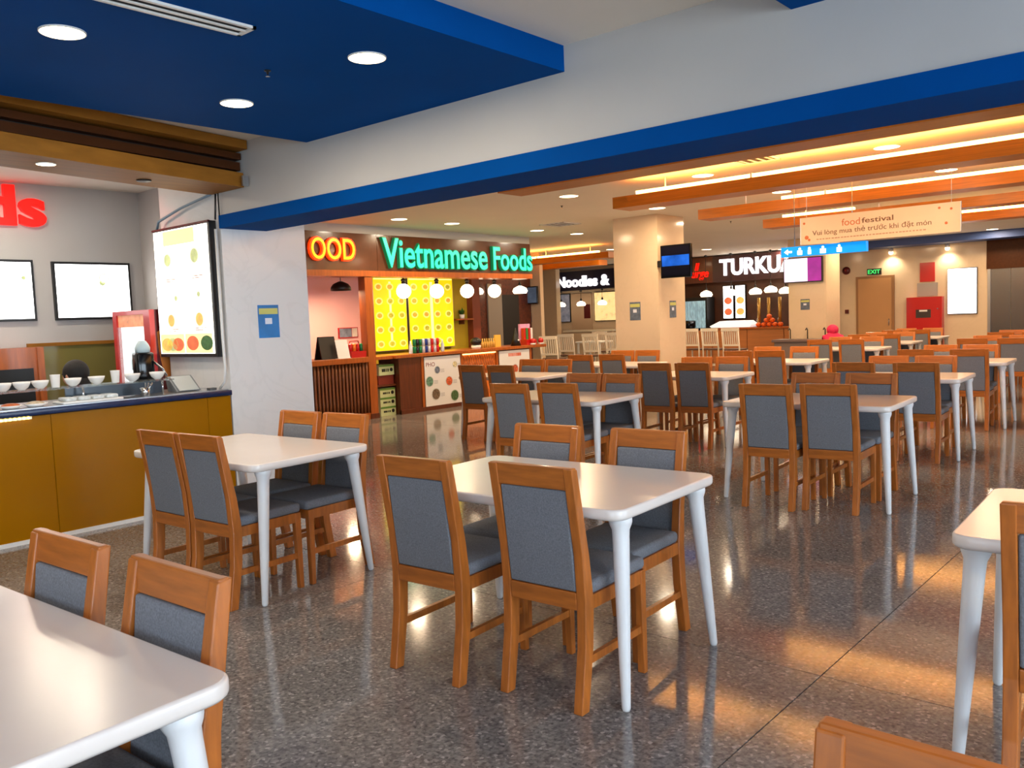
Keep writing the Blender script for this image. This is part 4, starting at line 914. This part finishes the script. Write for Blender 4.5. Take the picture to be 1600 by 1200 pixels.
# ------------------------------------------------------------------ white slatted chairs
def make_white_chair():
    t = thing('slatted_chair', '', 'chair'); w = 0.21
    wm = M('cream_white_paint', (228, 216, 198), 0.4)
    MB().bbox(-w, w, -0.2, 0.2, 0.60, 0.635, 0.01, 1).build('seat', M('brown_seat', (96, 66, 50), 0.6), t)
    for sx in (-1, 1):
        MB().path([(sx * (w - 0.02), -0.20, 0), (sx * (w - 0.02), -0.19, 0.62), (sx * (w - 0.02), -0.25, 1.08)], 0.018, 6).build('rear_leg', wm, t)
        MB().path([(sx * (w - 0.02), 0.18, 0), (sx * (w - 0.02), 0.18, 0.61)], 0.018, 6).build('front_leg', wm, t)
    MB().box(-w, w, -0.262, -0.235, 1.03, 1.10).build('top_rail', wm, t)
    MB().box(-w + 0.02, w - 0.02, -0.225, -0.205, 0.70, 0.74).build('lower_rail', wm, t)
    for k in range(7):
        x = -w + 0.06 + k * (2 * w - 0.12) / 6; MB().add([(x - 0.011, -0.222, 0.73), (x + 0.011, -0.222, 0.73), (x + 0.011, -0.208, 0.73), (x - 0.011, -0.208, 0.73), (x - 0.011, -0.257, 1.04), (x + 0.011, -0.257, 1.04), (x + 0.011, -0.243, 1.04), (x - 0.011, -0.243, 1.04)],
                 [(0, 3, 2, 1), (4, 5, 6, 7), (0, 1, 5, 4), (1, 2, 6, 5), (2, 3, 7, 6), (3, 0, 4, 7)]).build('back_slat', wm, t)
    MB().box(-w + 0.02, w - 0.02, 0.17, 0.19, 0.25, 0.28).box(-w + 0.02, w - 0.02, -0.2, -0.18, 0.25, 0.28).build('foot_rail', wm, t)
    return t
wc0 = make_white_chair(); wlist = [
 (-9.75, 17.75, 0, 'white slatted chair beside the middle column, right group leftmost'), (-9.25, 17.72, 0, 'white slatted chair before the wooden counter, centre of right group'), (-8.66, 17.55, 0, 'white slatted chair before the wooden counter, rightmost of right group'),
 (-9.3, 15.95, 0, 'nearer white slatted chair by the middle column, right group'),
 (-11.1, 14.15, 0.2, 'white slatted chair nearest the stall counter end, left group'), (-11.65, 15.5, 0.1, 'white slatted chair second from stall counter end, left group'), (-10.85, 15.35, 0, 'white slatted chair by the white table, left group'), (-10.75, 16.05, 0.1, 'white slatted chair right of the white table, left group'), (-11.75, 17.0, 0, 'white slatted chair nearest the middle column, left group'), (-10.0, 15.6, 2.8, 'white slatted chair turned away beside the middle column, left group')]
for i, (x, y, r, lb) in enumerate(wlist):
    if i == 0: wc0.location = (x, y, 0); wc0.rotation_euler = (0, 0, r); wc0['label'] = lb; wc0['group'] = 'white slatted chairs'
    else: dup(wc0, (x, y, 0), r, lb, 'white slatted chairs')
t = thing('square_table', 'cream white high table among the left slatted chairs', 'table', (-11.55, 16.25, 0))
MB().bbox(-11.9, -11.2, 15.98, 16.55, 0.86, 0.9, 0.01, 1).build('tabletop', white_plastic, t)
for sx in (-1, 1):
    for sy in (-1, 1): B(-11.55 + sx * 0.3 - 0.02, -11.55 + sx * 0.3 + 0.02, 16.265 + sy * 0.23 - 0.02, 16.265 + sy * 0.23 + 0.02, 0, 0.86).build('leg', white_plastic, t)

# ------------------------------------------------------------------ far stalls
YF = 22.4
dk = M('sign_dark', (30, 26, 44), 0.3); wl = M('white_letter', (250, 250, 255), 0.4, emit=2.0, ecol=(250, 250, 255))
t = thing('stall_sign', 'dark sign board with white glowing word Noodles', 'sign', (-16.3, YF, 2.3))
B(-17.9, -14.6, YF - 0.5, YF, 2.3, 2.9).build('board', dk, t)
for p in text_parts('Noodles &', -16.93, -14.92, 2.40, 2.74, 'y', YF - 0.5, 0.04, 0.03): p.build('letter', wl, t)
t = thing('noodle_counter', 'pale counter of the far noodle stall', 'counter', (-16, 21.5, 0))
B(-16.2, -14.4, 21.2, 21.7, 0, 1.0).build('body', cream_tile, t); B(-16.2, -14.35, 21.15, 21.75, 1.0, 1.05).build('worktop', M('worktop_pale', (240, 232, 210), 0.3), t)  # worktop in a pale cream colour
mdk = M('menu_dark_print', (110, 108, 116), 0.4, noise=(7, 0.8), emit=0.4, ecol=(130, 130, 140)); mlt = M('menu_warm_print', (230, 190, 130), 0.4, noise=(7, 0.7), emit=0.9, ecol=(250, 205, 140))
for (a, b, m, lb) in ((-17.35, -16.8, mdk, 'grey printed menu board in the far noodle stall'), (-15.85, -14.9, mlt, 'bright warm printed menu board in the far noodle stall')):
    t = thing('menu_board', lb, 'menu board', ((a + b) / 2, YF, 1.3)); B(a, b, YF - 0.04, YF, 1.3, 2.22).build('frame', black, t); rect(a + 0.02, b - 0.02, 1.32, 2.2, 'y', YF - 0.04, 0.004).build('print', m, t)
t = thing('noodle_kitchen_door', 'beige kitchen door with red panel in noodle stall', 'door', (-16.3, YF, 0)); B(-16.75, -15.95, YF - 0.045, YF - 0.005, 0, 2.2).build('leaf', M('beige_door', (200, 170, 140), 0.5), t); rect(-16.25, -16.0, 1.4, 1.85, 'y', YF - 0.04, 0.006).build('panel', red_dark, t)
for i, x in enumerate((-16.81, -16.02, -15.21)): pendant(x, 21.9, 1.86, 2.3, 'white pendant lamp over noodle counter, %s from the left' % gl[i], 'bell', 0.13)
# right stall with TURKU letters
t = thing('stall_sign', 'dark brown sign board with white glowing letters TURKUA', 'sign', (-10.8, YF, 2.3))
B(-12.9, -11.5, YF - 0.4, YF, 2.28, 3.0).build('board', wood_d, t); B(-11.5, -8.2, YF - 0.4, YF, 2.28, 3.0).build('board', M('sign_plum', (58, 34, 40), 0.3), t)
for p in text_parts('TURKUA', -11.27, -9.12, 2.44, 2.90, 'y', YF - 0.4, 0.05, 0.025): p.build('letter', wl, t)
rs = M('red_script', (240, 24, 10), 0.4, emit=1.0, ecol=(255, 20, 6))
for (tx_, a, b, c, d) in (('ll', -12.05, -11.90, 2.64, 2.85), ('urge', -12.15, -11.62, 2.36, 2.60)):
    for p in text_parts(tx_, a, b, c, d, 'y', YF - 0.4, 0.03, 0.012, 0.25): p.build('red_letter', rs, t)
t = thing('wooden_counter', 'orange brown wooden counter of the far right stall', 'counter', (-10.5, 21.2, 0))
B(-12.9, -8.2, 20.95, 21.5, 0, 0.98).build('body', M('counter_plywood', (176, 110, 60), 0.45, noise=(3, 0.1), stretch=(0.5, 5, 8)), t)
for x in (-12.0, -11.0, -10.0, -9.0): B(x - 0.004, x + 0.004, 20.94, 20.95, 0, 0.98).build('seam_strip', wood_d, t)
B(-12.9, -11.0, 20.92, 21.55, 0.98, 1.03).build('worktop', black_g, t); B(-11.0, -8.2, 20.92, 21.55, 0.98, 1.02).build('worktop', wood_o, t)
struct('wall_stall_far', B(-12.9, -8.2, YF - 0.06, YF, 0, 2.28), M('stall_dark_back', (70, 36, 20), 0.4, noise=(3, 0.3)))
for (a, b, lb) in ((-11.35, -11.02, 'bright menu panel with burgers, left of the far pair'), (-10.98, -10.66, 'bright menu panel with burgers, right of the far pair')):
    t = thing('menu_lightbox', lb, 'lightbox', ((a + b) / 2, YF, 1.24)); B(a, b, YF - 0.12, YF - 0.06, 1.24, 2.18).build('case', black, t); rect(a + 0.02, b - 0.02, 1.26, 2.16, 'y', YF - 0.12, 0.004).build('panel', screen_w, t)
    for v, m in ((1.75, dish3 if a > -11 else dish2), (1.44, dish2 if a < -11 else dish3)): disc((a + b) / 2, v, 0.1, 'y', YF - 0.124, 0.004, 0.12, 14).build('burger_picture', m, t)
for i, (x, z) in enumerate(((-11.5, 1.95), (-10.75, 1.95), (-10.05, 1.95), (-9.62, 1.98), (-9.22, 1.93))):
    pendant(x, 21.6, z, CZ, 'white pendant lamp over the far wooden counter, %s from the left' % ordn[i], 'bell', 0.15)
t = thing('bottle_fridge', 'lit bottle fridge at the left of the far stall', 'fridge', (-12.0, 22.1, 0))
B(-12.35, -11.62, 21.85, 22.3, 0, 1.88).build('body', black, t); rect(-12.3, -11.67, 0.9, 1.78, 'y', 21.85, 0.004).build('interior', M('fridge_bottles', (120, 150, 160), 0.3, noise=(26, 0.8), stretch=(1, 1, 0.25), emit=0.6, ecol=(150, 180, 190)), t)
tag(MB().prism([(-11.05, 0, 1.03), (-9.95, 0, 1.03), (-9.9, 0, 1.09), (-10.05, 0, 1.2), (-10.8, 0, 1.2), (-11.1, 0, 1.07)], (0, 21.0, 0), (0, 21.45, 0)).build('display_hood', M('lit_white_hood', (250, 250, 250), 0.3, emit=0.6, ecol=(255, 255, 255))), 'white lit display hood on the far stall counter', 'display case')
t = thing('coffee_machine', 'black machine on the left of far stall counter', 'machine', (-12.1, 21.2, 1.03)); MB().bbox(-12.5, -11.75, 21.05, 21.45, 1.03, 1.24, 0.03, 2).build('body', black_g, t); MB().sphere((-12.0, 21.05, 1.1), 0.04, 8, 6).build('knob', white_ceramic, t)
orm = M('orange_food', (226, 96, 20), 0.5, noise=(20, 0.3))
of_me = MB().sphere((0, 0, 0.06), 0.07, 12, 8, (1, 1, 0.85)).mesh('orange', orm)
for k, (dx, dz) in enumerate(((0, 0), (0.15, 0), (0.3, 0), (0.45, 0), (0.6, 0), (0.22, 0.11), (0.38, 0.11), (0.3, 0.21))):
    simple(of_me, 'orange', (-9.75 + dx, 21.1, 1.02 + dz), 'orange fruit in the far stall heap, %s' % (['bottom layer, %s from left' % ord9[j] for j in range(5)] + ['middle layer left', 'middle layer right', 'on top'])[k], 'fruit', 'heap of oranges')
tubem = M('brass_tube', (190, 150, 80), 0.25, metal=0.6)
for i, x in enumerate((-9.82, -9.55, -9.25, -8.95)):
    t = thing('beer_tower', 'tall brass drink tower on the far stall counter, %s from the left' % gl[i], 'drink tower', (x, 21.3, 1.02)); MB().tube((x, 21.3, 1.02), (x, 21.3, 1.78), 0.045, 0.04, 10).build('tube', tubem, t); MB().path([(x, 21.26, 1.25), (x, 21.17, 1.22), (x, 21.16, 1.17)], 0.012, 6).build('tap', chrome, t)
# purple screen on the far column, wayfinding sign, banner
t = thing('menu_television', 'white and purple menu screen on the far column', 'television', (-7.7, 19.0, 2.05))
B(-8.14, -7.25, 18.97, 19.05, 2.05, 2.61).build('frame', black, t); rect(-8.12, -7.58, 2.07, 2.59, 'y', 18.97, 0.004).build('left_picture', M('screen_lilac', (226, 214, 240), 0.3, noise=(5, 0.2), emit=1.0, ecol=(226, 214, 240)), t)
rect(-7.575, -7.27, 2.07, 2.59, 'y', 18.97, 0.004).build('right_picture', M('screen_purple', (150, 40, 150), 0.3, noise=(5, 0.3), emit=0.6, ecol=(150, 40, 150)), t)
t = thing('hanging_direction_sign', 'blue lit direction sign with white arrow hanging from the ceiling', 'sign', (-3.95, 10.35, 2.13))
bls = M('blue_lit_sign', (0, 140, 235), 0.3, emit=0.75, ecol=(0, 150, 245)); wls = M('white_symbol', (240, 248, 255), 0.4, emit=1.2, ecol=(240, 248, 255))
B(-4.46, -3.43, 10.33, 10.41, 2.12, 2.24).build('box', bls, t)
AR = MB().prism([(-4.42, 0, 2.18), (-4.37, 0, 2.215), (-4.37, 0, 2.192), (-4.32, 0, 2.192), (-4.32, 0, 2.168), (-4.37, 0, 2.168), (-4.37, 0, 2.145)], (0, 10.326, 0), (0, 10.33, 0)); AR.build('arrow', wls, t)
for (u, a) in ((-4.25, 0.06), (-4.12, 0.04), (-3.97, 0.07), (-3.77, 0.06)): 
    B(u, u + a, 10.326, 10.33, 2.135, 2.19).build('symbol', wls, t); disc(u + a / 2, 2.208, 0.016, 'y', 10.33, 0.004, None, 10).build('symbol', wls, t)
for x in (-4.3, -3.6): MB().tube((x, 10.37, 2.24), (x, 10.37, CZ), 0.006, 0.006, 6).build('cable', steel, t)
bann = M('banner_cream', (232, 204, 166), 0.45, noise=(2, 0.05)); btx = M('banner_text', (122, 84, 56), 0.6); bor = M('banner_orange', (206, 110, 60), 0.6)
t = thing('hanging_banner', 'cream food festival banner hanging under the ceiling slats', 'banner', (-3.38, 10.25, 2.28))
YB = 10.25
B(-4.18, -2.40, YB, YB + 0.012, 2.245, 2.57).build('sheet', bann, t)
for x in (-4.18, -2.41): B(x, x + 0.01, YB - 0.004, YB + 0.016, 2.245, 2.57).build('edge_rod', white_plastic, t)
text_one('food', -3.68, -3.47, 2.43, 2.51, 'y', YB, 0.002, 0.0).build('lettering', bor, t)
text_one('festival', -3.45, -3.10, 2.44, 2.50, 'y', YB, 0.002, 0.01).build('lettering', btx, t)
text_one('Vui lòng mua thẻ trước khi đặt món', -4.03, -2.70, 2.33, 2.41, 'y', YB, 0.002, 0.001).build('lettering', btx, t)['kind'] = 'stuff'
dashes(-3.98, -2.75, 2.292, 2.305, 'y', YB, 0.002, 34, 9).build('lettering', M('banner_small_print', (190, 146, 112), 0.6), t)['kind'] = 'stuff'
for (u, v, r) in ((-4.1, 2.33, 0.025), (-4.13, 2.5, 0.015), (-2.5, 2.5, 0.014), (-2.62, 2.52, 0.014), (-2.55, 2.35, 0.016), (-4.07, 2.3, 0.016)): disc(u, v, r, 'y', YB, 0.002, None, 8).build('motif', bor, t)
for x in (-4.1, -2.5): MB().tube((x, YB + 0.006, 2.57), (x, YB + 0.006, CZ), 0.003, 0.003, 5).build('cord', white_plastic, t)

# ------------------------------------------------------------------ far wall fittings
d = struct('door_3', B(-7.68, -6.75, YF - 0.05, YF, 0, 2.2), M('door_frame_brown', (150, 108, 70), 0.45))
B(-7.62, -6.81, YF - 0.065, YF - 0.05, 0, 2.14).build('leaf', M('tan_door', (186, 138, 90), 0.4, noise=(1.5, 0.05)), d)
MB().tube((-6.87, YF - 0.075, 0.95), (-6.87, YF - 0.075, 1.12), 0.012).build('handle', chrome, d)
grn = M('exit_green', (60, 220, 110), 0.4, emit=1.0, ecol=(60, 220, 110))
t = thing('exit_sign', 'small black and green EXIT sign above the tan door', 'sign', (-7.23, YF, 2.24)); B(-7.40, -7.06, YF - 0.05, YF, 2.235, 2.385).build('box', black, t)
for p in text_parts('EXIT', -7.38, -7.08, 2.26, 2.36, 'y', YF - 0.05, 0.004, 0.02): p.build('letter', grn, t)
t = thing('fire_cabinet', 'tall red fire hose cabinet on the far wall', 'cabinet', (-6.02, YF, 0))
B(-6.42, -5.62, YF - 0.2, YF, 0.1, 1.62).build('body', red_p, t); B(-6.38, -5.66, YF - 0.215, YF - 0.2, 0.14, 1.58).build('door', red_p, t)
rect(-6.2, -5.86, 1.12, 1.32, 'y', YF - 0.215, 0.004).build('window', M('cabinet_window', (60, 50, 46), 0.3), t); rect(-6.12, -5.94, 1.27, 1.31, 'y', YF - 0.219, 0.003).build('label_strip', paper, t); MB().sphere((-5.71, YF - 0.22, 1.33), 0.02, 8, 6).build('lock', chrome, t)
B(-6.4, -5.64, YF - 0.19, YF - 0.01, 0, 0.1).build('plinth', red_dark, t)
tag(rect(-6.155, -5.82, 1.99, 2.45, 'y', YF, 0.03).build('fire_notice', red_p), 'red square notice board above the fire cabinet', 'notice')
tag(rect(-6.22, -5.76, 1.64, 1.96, 'y', YF, 0.025).build('instruction_board', M('grey_board', (160, 150, 144), 0.5)), 'grey instruction board between red notice and cabinet', 'notice')
t = thing('wall_lightbox', 'blank bright white lightbox on the far wall', 'lightbox', (-5.2, YF, 1.2)); MB().bbox(-5.54, -4.89, YF - 0.06, YF, 1.18, 2.27, 0.02, 2).build('frame', black, t); MB().bbox(-5.525, -4.905, YF - 0.07, YF - 0.055, 1.195, 2.255, 0.005, 1).build('panel', M('lightbox_white', (252, 252, 255), 0.4, emit=2.2, ecol=(250, 250, 255)), t)
t = thing('fire_bell', 'round red fire bell left of the tan door', 'bell', (-7.93, YF, 2.4)); MB().lathe([(0.10, 0), (0.10, -0.03), (0.06, -0.06), (0.02, -0.065)], (-7.93, YF, 2.38), 18, 'y').build('gong', red_dark, t); MB().sphere((-7.93, YF - 0.07, 2.38), 0.02, 8, 6).build('cap', red_p, t)
tag(rect(-7.97, -7.88, 1.28, 1.38, 'y', YF, 0.03).build('call_point', red_dark), 'small dark red call point beside the tan door', 'call point')
struct('dark_gap_strip', B(-8.2, -8.1, YF - 0.03, YF, 0, 2.86), M('painted_gap_dark', (40, 14, 10), 0.5))  # flat strip, the darkness of a gap put into its colour
def wall_lamp(x, label):
    t = thing('wall_lamp', label, 'wall lamp', (x, YF - 0.1, 2.8)); MB().lathe([(0.05, 0), (0.06, 0.06), (0.03, 0.1)], (x, YF - 0.12, 2.76), 12).build('shade', lamp_ring, t); MB().sphere((x, YF - 0.12, 2.75), 0.055, 12, 8).build('bulb', lamp_w, t); B(x - 0.015, x + 0.015, YF - 0.12, YF, 2.82, 2.85).build('arm', lamp_ring, t)
    l = bpy.data.lights.new('wall_lamp_beam', 'SPOT'); l.energy = 30; l.spot_size = 2.2; l.spot_blend = 0.8; l.shadow_soft_size = 0.06; l.color = (1, 0.82, 0.58); o = bpy.data.objects.new('wall_lamp_beam', l); COL.objects.link(o); o.parent = t; o.location = (0, -0.08, -0.12); o.rotation_euler = (math.radians(18), 0, 0)
wall_lamp(-6.80, 'warm wall lamp above the tan exit door'); wall_lamp(-5.52, 'warm wall lamp above the white lightbox')
t = thing('lift_doors', 'brushed steel lift doors under a dark brown header', 'lift', (-3.9, YF, 0))
for a, b in ((-4.62, -4.21), (-4.2, -3.79)): B(a, b, YF - 0.03, YF - 0.01, 0, 2.2).build('door_leaf', M('lift_steel', (118, 116, 116), 0.25, metal=0.85), t)
B(-4.68, -4.62, YF - 0.06, YF - 0.005, 0, 2.2).build('jamb', steel, t); B(-3.79, -3.73, YF - 0.06, YF - 0.005, 0, 2.2).build('jamb', steel, t)
B(-4.70, -2.0, YF - 0.06, YF - 0.005, 2.2, 2.86).build('header', dark_brown, t)
# wash basin at the far column with taps, child in pink
t = thing('wash_basin', 'grey wash basin counter around the far column', 'wash basin', (-7.6, 18.8, 0))
B(-8.2, -7.12, 18.55, 19.04, 0.0, 0.72).build('cabinet', M('basin_cabinet', (120, 104, 100), 0.5), t); MB().bbox(-8.25, -7.08, 18.5, 19.04, 0.72, 0.78, 0.01, 1).build('worktop', M('basin_stone', (110, 92, 90), 0.3), t)
for x in (-8.0, -7.6, -7.2): MB().path([(x, 18.98, 0.78), (x, 18.98, 0.98), (x, 18.93, 1.02), (x, 18.87, 0.98)], 0.012, 8).build('tap', black, t)
cv = [(0, 0, 0.52), (0, 0.02, 0.66), (0, 0.05, 0.82), (0, 0.07, 0.88), (0, 0.09, 0.95), (0, 0.10, 1.03),
      (0.13, 0.05, 0.80), (0.16, 0.10, 0.62), (0.10, 0.26, 0.70), (-0.13, 0.05, 0.80), (-0.16, 0.10, 0.62), (-0.10, 0.26, 0.70), (0.07, 0, 0.48), (0.08, 0.02, 0.26), (0.08, -0.01, 0.05), (0.08, 0.08, 0.025), (-0.07, 0, 0.48), (-0.08, 0.02, 0.26), (-0.08, -0.01, 0.05), (-0.08, 0.08, 0.025)]
cr = [(0.15, 0.12), (0.15, 0.12), (0.14, 0.11), 0.09, (0.07, 0.078), (0.06, 0.068), 0.075, 0.05, 0.03, 0.075, 0.05, 0.03, 0.062, 0.046, 0.034, 0.025, 0.062, 0.046, 0.034, 0.025]
p2 = skin_body('person', cv, se_, cr, pink, (-6.78, 18.35, 0), 'small person in bright pink hooded top by the wash basin', rotz=0.6)
person_face_hair(p2, 0.95, 0.09, 1.0, pink)
p2.scale = (1.2, 1.2, 1.02)

# cleanup of helper properties
for o in bpy.data.objects:
    if '_o' in o: del o['_o']
